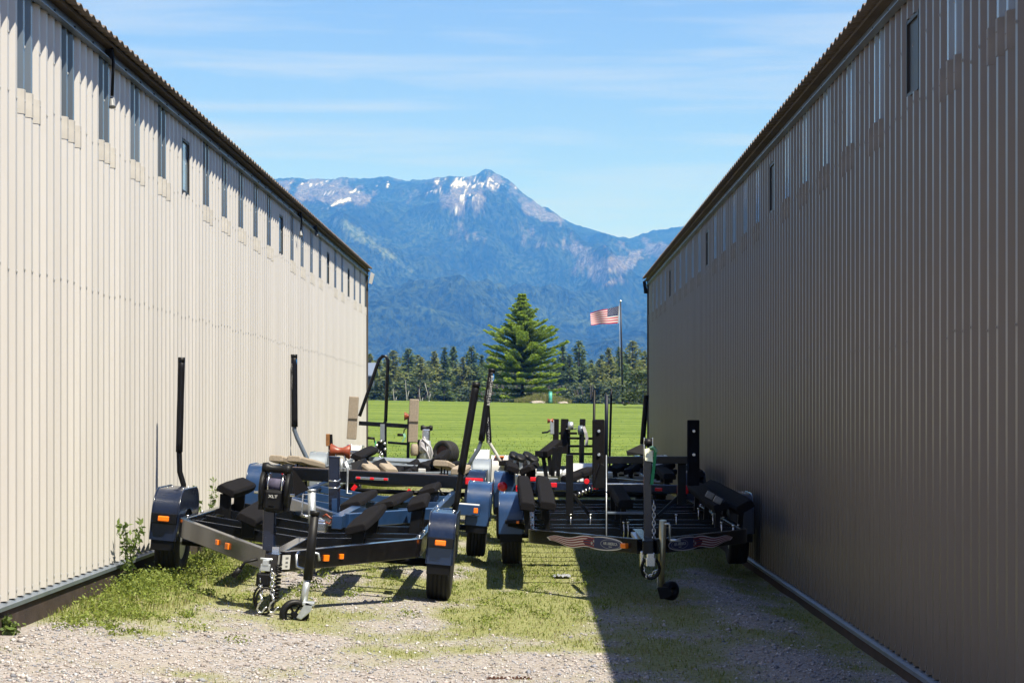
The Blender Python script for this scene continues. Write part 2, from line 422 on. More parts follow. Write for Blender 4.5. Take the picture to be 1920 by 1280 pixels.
lush = fbm(bx_ * .9 + 60, by_ * .7 + 21, 3) + .25 * sstep(-2.4, -3.0, bx_) + .30 * np.exp(-((bx_ - .05) / .5) ** 2) * sstep(14, 16, by_)
blades("sparse_grass", bx_, by_, (.008 + .028 * RNG.random(len(bx_)) ** 1.5 * (.4 + mk)) * tall, RNG.uniform(.003, .007, len(bx_)) * (1 + .03 * (by_ - 11)),
       grass_cols(len(bx_), np.clip(1.06 - 1.6 * lush, .08, .7)), "short patchy green and straw grass growing through the gravel")

# leafy ground weeds (low rosettes of small round leaves) hugging the pale wall and the first trailer
def leaf_cloud(cx, cy, cz, sxr, syr, szr, N, size, colr):
    p = RNG.normal(0, 1, (N, 3)); p /= np.maximum(np.linalg.norm(p, axis=1, keepdims=True), 1e-6); p *= (RNG.random((N, 1)) ** .45)
    c = np.stack([cx + p[:, 0] * sxr, cy + p[:, 1] * syr, cz + p[:, 2] * szr], 1)
    a = RNG.normal(0, 1, (N, 3)); a /= np.linalg.norm(a, axis=1, keepdims=True)
    b_ = np.cross(a, RNG.normal(0, 1, (N, 3))); b_ /= np.linalg.norm(b_, axis=1, keepdims=True)
    s = size * RNG.uniform(.6, 1.4, (N, 1))
    v = np.stack([c - a * s, c - b_ * s * .45, c + a * s, c + b_ * s * .45], 1)
    col = np.asarray(colr)[RNG.integers(0, len(colr), N)] * RNG.uniform(.7, 1.25, (N, 1))
    return v, col
leaf_m = attrmat("leaf", .6, .35, trans=.35)
wv, wc = [], []
for i in range(240):
    if i < 140: y = RNG.uniform(12.6, 18.5); x = -3.22 + abs(RNG.normal(0, .38)) + .25 * max(0, 15 - y) / 2.4
    else: x = RNG.uniform(-2.9, .6); y = RNG.uniform(14.5, 20)
    s = RNG.uniform(.05, .15) * (1.2 if x < -2.8 else .6)
    v, c = leaf_cloud(x, y, gz(x, y) + s * .35, s * 1.3, s * 1.3, s * .6, int(90 * s / .1), .012, [(.30, .38, .06), (.37, .44, .09), (.22, .30, .05)])
    wv.append(v); wc.append(c)
wv = np.concatenate(wv); wc = np.concatenate(wc); N = len(wv)
me = np_mesh("ground_weeds", wv.reshape(-1, 3), np.arange(N * 4).reshape(-1, 4), leaf_m, np.repeat(wc, 4, 0), 4)
tag(link(bpy.data.objects.new("ground_weeds", me)), "low leafy green weeds spreading along the pale wall's foot", "weeds", kind="stuff")

def tall_weed(x, y, h, label, nst=4, spread=.10, N=230):
    z0 = gz(x, y)
    root = empty("tall_weed", (x, y, z0), label, "weed", "weeds against the pale wall")
    st = MB(); V, C = [], []
    for k in range(nst):
        a = RNG.uniform(0, 6.28); tip = Vector((math.cos(a) * spread * RNG.uniform(.4, 1.4), math.sin(a) * spread, h * RNG.uniform(.65, 1.0)))
        pts = [Vector((tip.x * t ** 1.6, tip.y * t ** 1.6, tip.z * t)) for t in np.linspace(0, 1, 7)]
        st.tube(pts, [.006 * (1 - .7 * t) for t in np.linspace(0, 1, 7)], 5)
        for t in np.linspace(.12, 1, 9):
            p = Vector((tip.x * t ** 1.6, tip.y * t ** 1.6, tip.z * t))
            v, c = leaf_cloud(p.x, p.y, p.z, .055, .055, .04, int(N / nst / 9) + 2, .026, [(.22, .31, .07), (.28, .37, .11), (.15, .23, .045)])
            V.append(v); C.append(c)
    obj("stem", st, nmat("green_stem", (.13, .17, .05), .7), root)
    V = np.concatenate(V); C = np.concatenate(C)
    link(bpy.data.objects.new("foliage", np_mesh("foliage", V.reshape(-1, 3), np.arange(len(V) * 4).reshape(-1, 4), leaf_m, np.repeat(C, 4, 0), 4)), root)
tall_weed(-3.20, 15.75, .62, "tall leafy weed standing alone against the pale wall beside the nearest fender")
tall_weed(-3.22, 19.6, .78, "wispy weed against the pale wall behind the nearest trailer's outer bunk", 4, .16, 200)
tall_weed(-3.22, 23.2, .62, "thin weed against the pale wall just left of the winch", 3, .08, 160)
tall_weed(-3.25, 12.40, .10, "small weed clump at the dark timber sill, nearest the viewer", 3, .05, 60)

# ------------------------------------------------------------------ the two metal buildings
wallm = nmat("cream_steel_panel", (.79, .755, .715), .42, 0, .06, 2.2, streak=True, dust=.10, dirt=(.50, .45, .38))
stripm = nmat("fibreglass_panel", (.145, .175, .215), .14, 0, .16, 5, streak=True)
lapm = nmat("weathered_lap_sheet", (.735, .69, .62), .6, 0, .06, 9, dust=.08)
roofm = nmat("brown_roof_steel", (.27, .215, .175), .6, 0, .2, 4, dust=.10)
trimm = nmat("eave_trim_steel", (.23, .28, .35), .35, .35, .15, 5, streak=True)
def vary_by_panel(m, amt):
    n, l = m.node_tree.nodes, m.node_tree.links; b = n["Principled BSDF"]; src = b.inputs["Base Color"].links[0].from_socket
    oi = n.new("ShaderNodeObjectInfo"); r = n.new("ShaderNodeMapRange"); r.inputs[3].default_value = 1 - amt; r.inputs[4].default_value = 1 + amt
    mx = n.new("ShaderNodeMixRGB"); mx.blend_type = 'MULTIPLY'; mx.inputs[0].default_value = 1
    l.new(oi.outputs["Random"], r.inputs[0]); l.new(src, mx.inputs[1]); l.new(r.outputs[0], mx.inputs[2]); l.new(mx.outputs[0], b.inputs["Base Color"])
vary_by_panel(wallm, .022); vary_by_panel(stripm, .25); vary_by_panel(lapm, .06)
screwm = nmat("screw_head", (.75, .75, .74), .4, .2)
glassm = nmat("window_glass", (.36, .47, .55), .06, 0, .12, 3, spec=.8)
screenm = nmat("window_screen", (.035, .040, .045), .5, 0, .25, 12)
PITCH, DEEP = .2, .040
def rib_profile(nr):
    p = []
    for i in range(nr):
        o = i * PITCH
        p += [(o, 0), (o + .048, 0), (o + .098, DEEP), (o + .142, DEEP), (o + .192, 0)]
    p.append((nr * PITCH, 0))
    return p
def sheet_mesh(name, nr, z0, z1, sg, mat, lift=0.0, th=.004, i0=0):
    """corrugated wall sheet: ribs along z, running along +y, crest towards sg*x"""
    pr = rib_profile(nr); v = []; f = []
    for (y, dx) in pr: v += [(sg * (dx + lift), y + i0 * PITCH, z0), (sg * (dx + lift), y + i0 * PITCH, z1)]
    m = len(pr)
    for (y, dx) in pr: v += [(sg * (dx + lift - th), y + i0 * PITCH, z0), (sg * (dx + lift - th), y + i0 * PITCH, z1)]
    for i in range(m - 1):
        f.append((2 * i, 2 * i + 2, 2 * i + 3, 2 * i + 1))
        k = 2 * m
        f.append((k + 2 * i + 1, k + 2 * i + 3, k + 2 * i + 2, k + 2 * i))
        f.append((2 * i, k + 2 * i, k + 2 * i + 2, 2 * i + 2)); f.append((2 * i + 1, 2 * i + 3, k + 2 * i + 3, k + 2 * i + 1))
    me = bpy.data.meshes.new(name); me.from_pydata(v, [], f); me.update()
    bm = bmesh.new(); bm.from_mesh(me); bmesh.ops.recalc_face_normals(bm, faces=bm.faces); bm.to_mesh(me); bm.free()
    me.materials.append(mat); return me
def join_meshes(name, parts, mat):
    v = []; f = []
    for me in parts:
        o = len(v); v += [tuple(q.co) for q in me.vertices]; f += [tuple(i + o for i in p.vertices) for p in me.polygons]
        bpy.data.meshes.remove(me)
    me = bpy.data.meshes.new(name); me.from_pydata(v, [], f); me.update(); me.materials.append(mat); return me

def building(sg, wallm, lapm, xw, y0, k0, k1, zb, zw, zt, vents, label, depth, zlap, lampk=()):
    """sg: which way the wall looks (+1 = +x). y0: where strip 0 starts"""
    ys_, ye_ = y0 + 1.2 * k0, y0 + 1.2 * k1 + .4
    root = empty("metal_building", (xw, ys_, zb), label, "building")
    loc = lambda o, y: setattr(o, "location", (0, y - ys_, -zb))
    full = join_meshes("wall_panel", [sheet_mesh("a", 6, zb, zw, sg, wallm), sheet_mesh("b", 4, zw, zt, sg, wallm, i0=2)], wallm)
    fullv = join_meshes("wall_panel", [sheet_mesh("a", 6, zb, zw, sg, wallm), sheet_mesh("b", 4, zw, zt, sg, wallm, i0=2), sheet_mesh("c", 2, zt - .13, zt, sg, wallm)], wallm)
    endp = sheet_mesh("wall_panel", 2, zb, zw, sg, wallm)
    strip = sheet_mesh("skylight_strip", 2, zw - .03, zt, sg, stripm if sg > 0 else nmat("sky_sheen_fibreglass_panel", (.30, .335, .375), .12, 0, .16, 5, streak=True), lift=-.003)  # shaded wall's strips: sky reflection put into a paler base colour
    lap = sheet_mesh("lap_sheet", 1, zlap, zw + .01, sg, lapm, lift=.004)
    pane_mb = MB().box((sg * .012, PITCH, (zw + zt - .13) / 2), (.006, 2 * PITCH - .04, zt - .13 - zw - .03))
    fr = MB()
    for yy in (.012, 2 * PITCH - .012): fr.box((sg * .016, yy, (zw + zt - .13) / 2), (.034, .024, zt - .13 - zw))
    for zz in (zw + .012, zt - .13 - .012): fr.box((sg * .016, PITCH, zz), (.03, 2 * PITCH - .05, .024))
    pane_m = glassm if sg > 0 else screenm
    panem = pane_mb.mesh("pane"); panem.materials.append(pane_m)
    framem = fr.mesh("window_frame"); framem.materials.append(nmat("dark_window_frame", (.03, .028, .026), .5))
    # roof sheet
    ov = .185; zr = zt + .105; sl = .22; run = depth / 2 + ov
    pr = rib_profile(6); rv = []; rf = []
    for t in (0, 1):
        for (y, dz) in pr: rv.append((sg * (ov - t * run), y, zr + dz * .62 + t * run * sl))
    m = len(pr)
    for (y, dz) in pr: rv.append((sg * ov, y, zr + dz * .62 - .006))
    for (y, dz) in pr: rv.append((sg * (ov - run), y, zr + dz * .62 - .006 + run * sl))
    for i in range(m - 1):
        rf += [(i, i + 1, m + i + 1, m + i), (2 * m + i, 3 * m + i, 3 * m + i + 1, 2 * m + i + 1), (i, 2 * m + i, 2 * m + i + 1, i + 1)]
    roofme = bpy.data.meshes.new("roof_panel"); roofme.from_pydata(rv, [], rf); roofme.update(); roofme.materials.append(roofm)
    sc_mb = MB()
    def dot(y, z, crest=True, r=.010):
        x = sg * ((DEEP if crest else 0) + .003)
        sc_mb.add([(x + sg * .006, y, z), (x, y - r, z - r), (x, y + r, z - r), (x, y + r, z + r), (x, y - r, z + r)], [(0, 1, 2), (0, 2, 3), (0, 3, 4), (0, 4, 1)])
    for k in range(k0, k1 + 1):
        y = y0 + 1.2 * k
        last = k == k1
        if last: o = link(bpy.data.objects.new("wall_panel", endp), root)
        else: o = link(bpy.data.objects.new("wall_panel", fullv if k in vents else full), root)
        loc(o, y)
        if k in vents:
            w = link(bpy.data.objects.new("window", framem), root); loc(w, y)
            p = link(bpy.data.objects.new("pane", panem), w)
        else:
            loc(link(bpy.data.objects.new("skylight_strip", strip), root), y)
            for j in ((0, 1, 2) if not last else (0, 1)):
                a = link(bpy.data.objects.new("lap_sheet", lap), root); loc(a, y + j * PITCH)
                a.location.z += (-.004, .0, -.012)[j]
        if not last:
            loc(link(bpy.data.objects.new("roof_panel", roofme), root), y)
            for r_ in range(6):
                yy = y - ys_ + r_ * PITCH + .120
                dot(yy, .05 + RNG.uniform(-.012, .012)); 
                if sg > 0 or RNG.random() < .5: dot(yy, 2.02 + (zw - 3.6) + RNG.uniform(-.02, .02), r=.012 if sg > 0 else .008)
                dot(yy, zlap - zb + .10 + RNG.uniform(-.03, .03))
                if r_ % 2 == 0: dot(yy, zw - zb + .30 + RNG.uniform(-.03, .03))
    obj("screw_heads", sc_mb, screwm if sg > 0 else nmat('taupe_screw_head', (.26, .225, .20), .4), root)["kind"] = "stuff"
    L = ye_ - ys_
    # eave trim, bolts, soffit board, base flashing and timber
    obj("eave_trim", MB().box((sg * .042, L / 2, zt + .035 - zb), (.012, L, .085)).box((sg * .066, L / 2, zt - .004 - zb), (.05, L, .006)), trimm, root)
    bo = MB()
    for k in range(int(L / .6)): bo.lathe((sg * .049, .3 + .6 * k, zt + .035 - zb), (sg, 0, 0), [(0, .014), (.008, .014)], 6)
    obj("trim_bolts", bo, blackm, root)["kind"] = "stuff"
    obj("soffit_board", MB().box((sg * .045, L / 2, zt + .092 - zb), (.14, L, .024)), nmat("brown_soffit", (.12, .085, .055), .8, 0, .35, 3), root)
    obj("base_flashing", MB().prism([(sg * .002, 0, -.004), (sg * .062, 0, -.022), (sg * .062, 0, -.048), (sg * .002, 0, -.048)], (0, L, 0)), flash, root)
    obj("base_timber", MB().box((-sg * .02, L / 2, -.30), (.13, L, .50)), timber, root, .006)
    obj("corner_trim", MB().box((sg * .02, L + .012, (zt + .1 - zb) / 2), (.10, .02, zt + .1 - zb)), nmat("dark_corner_trim", (.12, .10, .085), .5), root)
    # end walls, back wall and far roof slope
    zs = [zt + .08 - zb, zt + .08 - zb + depth / 2 * sl]
    for yy in (.0, L):
        obj("end_wall", MB().prism([(-sg * .012, yy, -.3), (-sg * depth, yy, -.3), (-sg * depth, yy, zs[0]), (-sg * depth / 2, yy, zs[1]), (-sg * .012, yy, zs[0])], (0, -.04 if yy > 0 else .04, 0)), wallm, root)
    obj("back_wall", MB().box((-sg * depth, L / 2, zs[0] / 2 - .15), (.05, L - .1, zs[0] + .3)), wallm, root)
    rb = MB().strip([(-sg * depth / 2, 0, zs[1] + .05), (-sg * (depth + .2), 0, zs[0])], (0, L, 0))
    obj("back_roof", rb, roofm, root)
    return root, ye_
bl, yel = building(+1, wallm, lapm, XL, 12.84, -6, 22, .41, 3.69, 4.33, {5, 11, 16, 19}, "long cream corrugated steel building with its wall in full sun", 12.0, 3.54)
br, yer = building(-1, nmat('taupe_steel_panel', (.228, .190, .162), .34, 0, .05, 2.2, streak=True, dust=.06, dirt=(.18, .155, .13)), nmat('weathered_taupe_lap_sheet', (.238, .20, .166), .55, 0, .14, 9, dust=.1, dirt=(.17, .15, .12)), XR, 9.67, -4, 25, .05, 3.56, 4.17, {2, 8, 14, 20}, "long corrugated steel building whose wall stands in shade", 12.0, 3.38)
# flashing ends at the far corners
obj("gutter_end", MB().prism([(XL + .13 - XL, yel - bl.location.y - .06, 4.40 - .41), (.20, yel - bl.location.y - .06, 4.36 - .41), (.15, yel - bl.location.y - .06, 4.16 - .41), (.09, yel - bl.location.y - .06, 4.18 - .41)], (0, .05, 0)), white, bl)
obj("gutter_end", MB().prism([(-.10, yer - br.location.y - .05, 4.28 - .05), (-.16, yer - br.location.y - .05, 4.24 - .05), (-.13, yer - br.location.y - .05, 4.0 - .05), (-.06, yer - br.location.y - .05, 4.0 - .05)], (0, .05, 0)), blackm, br)
# hanging lights under the sunny eave
for (y, ln, lab) in ((15.38, .42, "small floodlight hanging from the sunny eave, nearest the viewer"), (27.9, .30, "small floodlight hanging halfway along the sunny eave"), (29.9, .12, "small floodlight tucked under the sunny eave, farthest along")):
    r_ = empty("eave_light", (XL + .10, y, 4.40), lab, "light", "lights under the sunny eave")
    obj("conduit", MB().tube([(0, 0, .01), (.01, 0, -.1), (.0, 0, -ln + .06)], .012, 8).box((-.02, 0, -.04), (.05, .05, .07)), blackm, r_)
    obj("lamp_head", MB().lathe((0, 0, -ln), (0.15, -.3, -1), [(-.05, .012), (-.03, .018), (.02, .026), (.03, .028)], 12), grey_p, r_)

# ------------------------------------------------------------------ mountain
SKY = [(-2600, 420), (-1800, 372), (-1200, 402), (-700, 352), (-300, 380), (0, 345), (300, 352), (460, 345), (505, 338), (530, 333), (560, 334), (600, 336), (650, 333), (700, 335), (722, 331), (760, 338), (800, 338), (840, 330), (880, 331), (896, 326), (905, 319), (911, 316), (919, 319), (931, 326), (945, 333), (960, 343), (985, 364), (1010, 383), (1035, 395), (1050, 407), (1075, 420), (1100, 427), (1130, 437), (1160, 443), (1180, 447), (1200, 440), (1225, 432), (1255, 428), (1290, 424), (1400, 400), (1700, 345), (2100, 392), (2600, 360), (3200, 430), (4200, 470)]
DM, DB = 8200.0, 2600.0
skx = np.array([a for a, b in SKY], float); sky_ = np.array([b for a, b in SKY], float)
mpx = np.concatenate([np.linspace(-2600, 440, 120), np.linspace(446, 1330, 520), np.linspace(1340, 4200, 120)])
mt = np.concatenate([np.linspace(0, .98, 230), [1.0, 1.06, 1.2, 1.5]])
MP, MT = np.meshgrid(mpx, mt)
ridge = (VY - np.interp(MP, skx, sky_)) / F * DM + CH
XM = (MP - VX) / F * DM
YM = DB + (DM - DB) * np.minimum(MT, 1) + np.maximum(MT - 1, 0) * 5000
u = XM / 900.0; w_ = YM / 900.0
wob = fbm(u * .8 + 11, w_ * .8 + 4, 4)
spur = 1 - np.abs(2 * fbm(u * 1.15 + .5 * wob + 3, w_ * .42 + wob * .6 + 8, 5) - 1)
fine = fbm(u * 7 + 50, w_ * 7 + 20, 4)
gul = 1 - np.abs(2 * fbm(u * 3.1 + wob * 1.2 + 21, w_ * 1.0 + 14, 4) - 1)
tt = np.clip(MT, 0, 1)
shape = .30 * tt + .70 * tt ** 1.6
env = np.sin(np.pi * np.clip(tt, 0, 1)) ** .8
ZM = ridge * shape + env * (spur - .72) * 420 * tt ** .5 + env * (gul - .7) * 120 + env * (fine - .5) * 80
ZM = np.where(MT > 1, ridge - (MT - 1) * 900, ZM)
ZM = np.where(MT >= .98, ZM + (fbm(MP / 9.0, MP * 0 + 3.3, 3) - .5) * 14, ZM)
ZM = np.where(tt < .02, -30, ZM)
# a front row never rises past the ridge as seen from the valley
cap = CH + (ridge - CH) * (YM / DM) * (.995 - .05 * (1 - tt))
ZM = np.where(MT < 1, np.minimum(ZM, cap), ZM)
PXM = VX + F * XM / YM; PYM = VY - F * (ZM - CH) / YM
def blob(cx, cy, rx, ry, ang=0.0):
    a = R(ang); dx, dy = PXM - cx, PYM - cy
    x_ = (dx * math.cos(a) + dy * math.sin(a)) / rx; y_ = (-dx * math.sin(a) + dy * math.cos(a)) / ry
    return np.exp(-(x_ * x_ + y_ * y_))
n1 = fbm(PXM / 7.0, PYM / 7.0, 4); n2 = fbm(PXM / 22.0 + 9, PYM / 22.0 + 3, 4); n3 = fbm(PXM / 3.4 + 70, PYM / 4.2 + 33, 3)
rock = (1.0 * blob(585, 358, 50, 20, 8) + 1.0 * blob(655, 372, 34, 14, -10) + .9 * blob(868, 372, 40, 26, 25) + .75 * blob(930, 340, 26, 14, 20) + 1.25 * blob(1005, 396, 34, 11, 28) + .9 * blob(1042, 408, 18, 7, 30)
        + .85 * blob(1165, 490, 55, 18, -16) + .85 * blob(1110, 505, 45, 18, -8) + .8 * blob(1150, 528, 32, 10, 0) + .8 * blob(1240, 470, 36, 14, 20) + .55 * blob(1075, 465, 60, 16, 15) + .5 * blob(985, 440, 40, 30, 40) + .4 * blob(880, 440, 40, 26, 30))
rock = rock + .42 * sstep(415, 350, PYM) * (n2 > .42) + .25 * sstep(520, 440, PYM) * sstep(960, 1080, PXM)
rock = .62 * sstep(.48, .86, rock * .92 + (n2 - .5) * .9 + (n1 - .5) * .75 + .06)
meadow = .85 * blob(650, 425, 34, 12, 38) + .95 * blob(690, 452, 60, 14, 33) + .5 * blob(745, 490, 40, 10, 38) + .5 * blob(840, 600, 50, 7, 22) + .32 * blob(1010, 500, 60, 24, 30) + .35 * blob(900, 470, 40, 20, 20) + .3 * blob(790, 520, 50, 20, 30)
meadow = sstep(.38, .85, meadow * .8 + (n1 - .5) * .7 + (n3 - .5) * .35)
snow = (1.1 * blob(668, 357, 24, 4, -18) + 1.2 * blob(640, 378, 30, 5.5, -24) + .9 * blob(610, 362, 14, 4, 0) + .6 * blob(600, 345, 40, 6, 0) + 1.0 * blob(815, 358, 18, 4, -8) + .9 * blob(850, 345, 40, 8, 8) + .75 * blob(900, 342, 46, 13, 10) + .8 * blob(880, 368, 30, 9, 10) + 1.15 * blob(862, 391, 14, 5, -30) + .8 * blob(893, 392, 8, 3, 0) + .55 * blob(720, 345, 24, 7, 0) + .5 * blob(925, 325, 24, 5, 20) + .45 * blob(545, 338, 22, 4, 0) + .5 * blob(960, 352, 20, 4, 35))
snow = np.where(snow > .10, 1, 0) * sstep(.50, .78, snow * .66 + (n3 - .5) * 1.45 + (n1 - .5) * .6)
mcol = np.stack([rock, meadow, snow], -1).reshape(-1, 3)
mm = bpy.data.materials.new("forested_mountain"); mm.use_nodes = True
n, l = mm.node_tree.nodes, mm.node_tree.links
b = n["Principled BSDF"]; b.inputs["Roughness"].default_value = 1; b.inputs["Specular IOR Level"].default_value = 0
at = n.new("ShaderNodeAttribute"); at.attribute_name = "col"; sp = n.new("ShaderNodeSeparateColor"); l.new(at.outputs["Color"], sp.inputs[0])
tcm = n.new("ShaderNodeTexCoord"); mpp = n.new("ShaderNodeMapping"); mpp.inputs["Scale"].default_value = (1, .45, .45); l.new(tcm.outputs["Object"], mpp.inputs[0])
na = n.new("ShaderNodeTexNoise"); na.inputs["Scale"].default_value = .085; na.inputs["Detail"].default_value = 4; na.inputs["Roughness"].default_value = .7; l.new(mpp.outputs[0], na.inputs["Vector"])
nb_ = n.new("ShaderNodeTexNoise"); nb_.inputs["Scale"].default_value = .006; nb_.inputs["Detail"].default_value = 6; l.new(tcm.outputs["Object"], nb_.inputs["Vector"])
cf = n.new("ShaderNodeValToRGB"); e = cf.color_ramp.elements
e[0].position = .40; e[0].color = (.004, .009, .007, 1); e[1].position = .68; e[1].color = (.055, .078, .040, 1)
l.new(na.outputs["Fac"], cf.inputs[0])
cb = n.new("ShaderNodeMixRGB"); cb.blend_type = 'MULTIPLY'; cb.inputs[0].default_value = 1
cr2 = n.new("ShaderNodeMapRange"); cr2.inputs[1].default_value = .35; cr2.inputs[2].default_value = .65; cr2.inputs[3].default_value = .6; cr2.inputs[4].default_value = 1.5
l.new(nb_.outputs["Fac"], cr2.inputs[0]); l.new(cf.outputs[0], cb.inputs[1]); l.new(cr2.outputs[0], cb.inputs[2])
cur = cb.outputs[0]
rk = n.new("ShaderNodeValToRGB"); e = rk.color_ramp.elements
e[0].position = .4; e[0].color = (.12, .105, .10, 1); e[1].position = .64; e[1].color = (.36, .32, .30, 1); l.new(na.outputs["Fac"], rk.inputs[0])
md = n.new("ShaderNodeValToRGB"); e = md.color_ramp.elements
e[0].position = .40; e[0].color = (.035, .06, .025, 1); e[1].position = .60; e[1].color = (.17, .20, .10, 1); l.new(na.outputs["Fac"], md.inputs[0])
for src, ch in ((md.outputs[0], 1), (rk.outputs[0], 0)):
    mx = n.new("ShaderNodeMixRGB"); l.new(sp.outputs[ch], mx.inputs[0]); l.new(cur, mx.inputs[1]); l.new(src, mx.inputs[2]); cur = mx.outputs[0]
mx = n.new("ShaderNodeMixRGB"); l.new(sp.outputs[2], mx.inputs[0]); l.new(cur, mx.inputs[1]); mx.inputs[2].default_value = (.80, .82, .85, 1)
malb = n.new("ShaderNodeMixRGB"); malb.blend_type = 'MULTIPLY'; malb.inputs[0].default_value = 1; malb.inputs[2].default_value = (.7, .7, .7, 1)
l.new(mx.outputs[0], malb.inputs[1]); l.new(malb.outputs[0], b.inputs["Base Color"])
bpm = n.new("ShaderNodeBump"); bpm.inputs["Strength"].default_value = 1.0; bpm.inputs["Distance"].default_value = 8
l.new(na.outputs["Fac"], bpm.inputs["Height"]); l.new(bpm.outputs[0], b.inputs["Normal"])
nx, ny = len(mpx), len(mt)
ii, jj = np.meshgrid(np.arange(nx - 1), np.arange(ny - 1)); q = (jj * nx + ii).ravel()
mme = np_mesh("mountain", np.stack([XM.ravel(), YM.ravel(), ZM.ravel()], 1), np.stack([q, q + 1, q + 1 + nx, q + nx], 1), mm, mcol, 4)
mme.polygons.foreach_set("use_smooth", np.ones(len(q), bool))
tag(link(bpy.data.objects.new("mountain", mme)), "forested mountain with rocky, snow streaked summit", kind="structure")

# air between here and the mountain
hz = MB().box((0, 5100, 560), (40000, 11400, 1220))
hm = bpy.data.materials.new("haze_air"); hm.use_nodes = True
n, l = hm.node_tree.nodes, hm.node_tree.links; n.clear()
pv_ = n.new("ShaderNodeVolumePrincipled"); pv_.inputs["Color"].default_value = (.070, .30, 1.0, 1); pv_.inputs["Absorption Color"].default_value = (1, 1, 1, 1); pv_.inputs["Density"].default_value = 1.7e-4
pv_.inputs["Anisotropy"].default_value = 0.0
oo = n.new("ShaderNodeOutputMaterial"); l.new(pv_.outputs[0], oo.inputs["Volume"])
tag(obj("haze", hz, hm), "pale blue air veiling the distance", kind="stuff")


# ------------------------------------------------------------------ spruce on the lawn, the wood behind it, flag and small things
def needle_quads(pts, dirs, length, width, cols, droop=.0):
    N = len(pts); d = dirs / np.maximum(np.linalg.norm(dirs, axis=1, keepdims=True), 1e-6)
    sd = np.cross(d, RNG.normal(0, 1, (N, 3))); sd /= np.maximum(np.linalg.norm(sd, axis=1, keepdims=True), 1e-6)
    L_ = length * RNG.uniform(.6, 1.4, (N, 1)); w_ = width * RNG.uniform(.6, 1.4, (N, 1))
    return np.stack([pts - d * L_ * .3, pts + sd * w_ + d * L_ * .2, pts + d * L_ * .7 - np.array([0, 0, 1]) * droop * L_, pts - sd * w_ + d * L_ * .2], 1), cols
def quads_obj(name, V, C, mat, parent):
    V = np.concatenate(V); C = np.concatenate(C)
    return link(bpy.data.objects.new(name, np_mesh(name, V.reshape(-1, 3), np.arange(len(V) * 4).reshape(-1, 4), mat, np.repeat(C, 4, 0), 4)), parent)
needle_m = attrmat("needles", .65, .25, trans=.38)

def spruce(loc, H, rad, label):
    root = empty("spruce_tree", loc, label, "tree")
    tr = MB().tube([(0, 0, -.3), (.03, 0, H * .4), (0, .02, H * .98)], [.17, .11, .015], 8)
    V, C = [], []
    zlev = .12
    while zlev < H * .985:
        t = zlev / H
        prof = rad * float(np.interp(t, [0, .05, .2, .4, .56, .64, .68, .75, .85, .95, 1], [.93, 1, .96, .84, .72, .50, .33, .30, .18, .055, .012]))
        nb = int(11 + 5 * (1 - t))
        a0 = RNG.uniform(0, 6.28)
        for k in range(nb):
            a = a0 + 6.283 * k / nb + RNG.normal(0, .16)
            ln = max(.2, prof * RNG.choice([.6, .85, .95, 1.0, 1.08, 1.16]) * (.74 + .46 * float(vnoise(np.array([math.cos(a) * 1.3 + 7]), np.array([math.sin(a) * 1.3 + zlev * .9 + 3]))[0])))
            z0 = zlev + RNG.normal(0, .06)
            up = .10 + .55 * t
            ns = max(3, int(ln / .15))
            ts = np.linspace(.12, 1, ns)
            bx = np.cos(a) * ts * ln; by = np.sin(a) * ts * ln
            bz = z0 + ln * (up * ts - .30 * (1 - t) * ts ** 1.3 + .14 * ts ** 3)
            tr.tube([(0, 0, z0), (bx[ns // 2], by[ns // 2], bz[ns // 2] - .02), (bx[-1], by[-1], bz[-1] - .02)], [.025, .016, .006], 4, False)
            for j in range(ns):
                m = 19 + int(8 * ts[j])
                side = RNG.choice([-1, 1], m); sp_ = RNG.random(m) * .42 * (1.15 - .5 * ts[j]) * max(.45, min(1, ln / 1.6))
                P = np.stack([bx[j] - np.sin(a) * side * sp_ + RNG.normal(0, .04, m), by[j] + np.cos(a) * side * sp_ + RNG.normal(0, .04, m), bz[j] + RNG.normal(-.02, .03, m)], 1)
                D = np.stack([np.cos(a) - np.sin(a) * side * .8, np.sin(a) + np.cos(a) * side * .8, RNG.normal(.02, .25, m)], 1)
                tip = np.clip(ts[j] * 1.05 + RNG.normal(0, .18, m), 0, 1)[:, None]
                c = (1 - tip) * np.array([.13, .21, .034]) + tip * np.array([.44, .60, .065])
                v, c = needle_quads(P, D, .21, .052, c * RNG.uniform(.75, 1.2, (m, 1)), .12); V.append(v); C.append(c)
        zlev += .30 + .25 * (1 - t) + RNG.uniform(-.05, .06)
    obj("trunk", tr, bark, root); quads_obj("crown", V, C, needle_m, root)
p = W(979, 755, 180); spruce((p.x, 180, gz(p.x, 180) - .05), 9.85, 4.25, "large bright green spruce standing alone on the lawn")

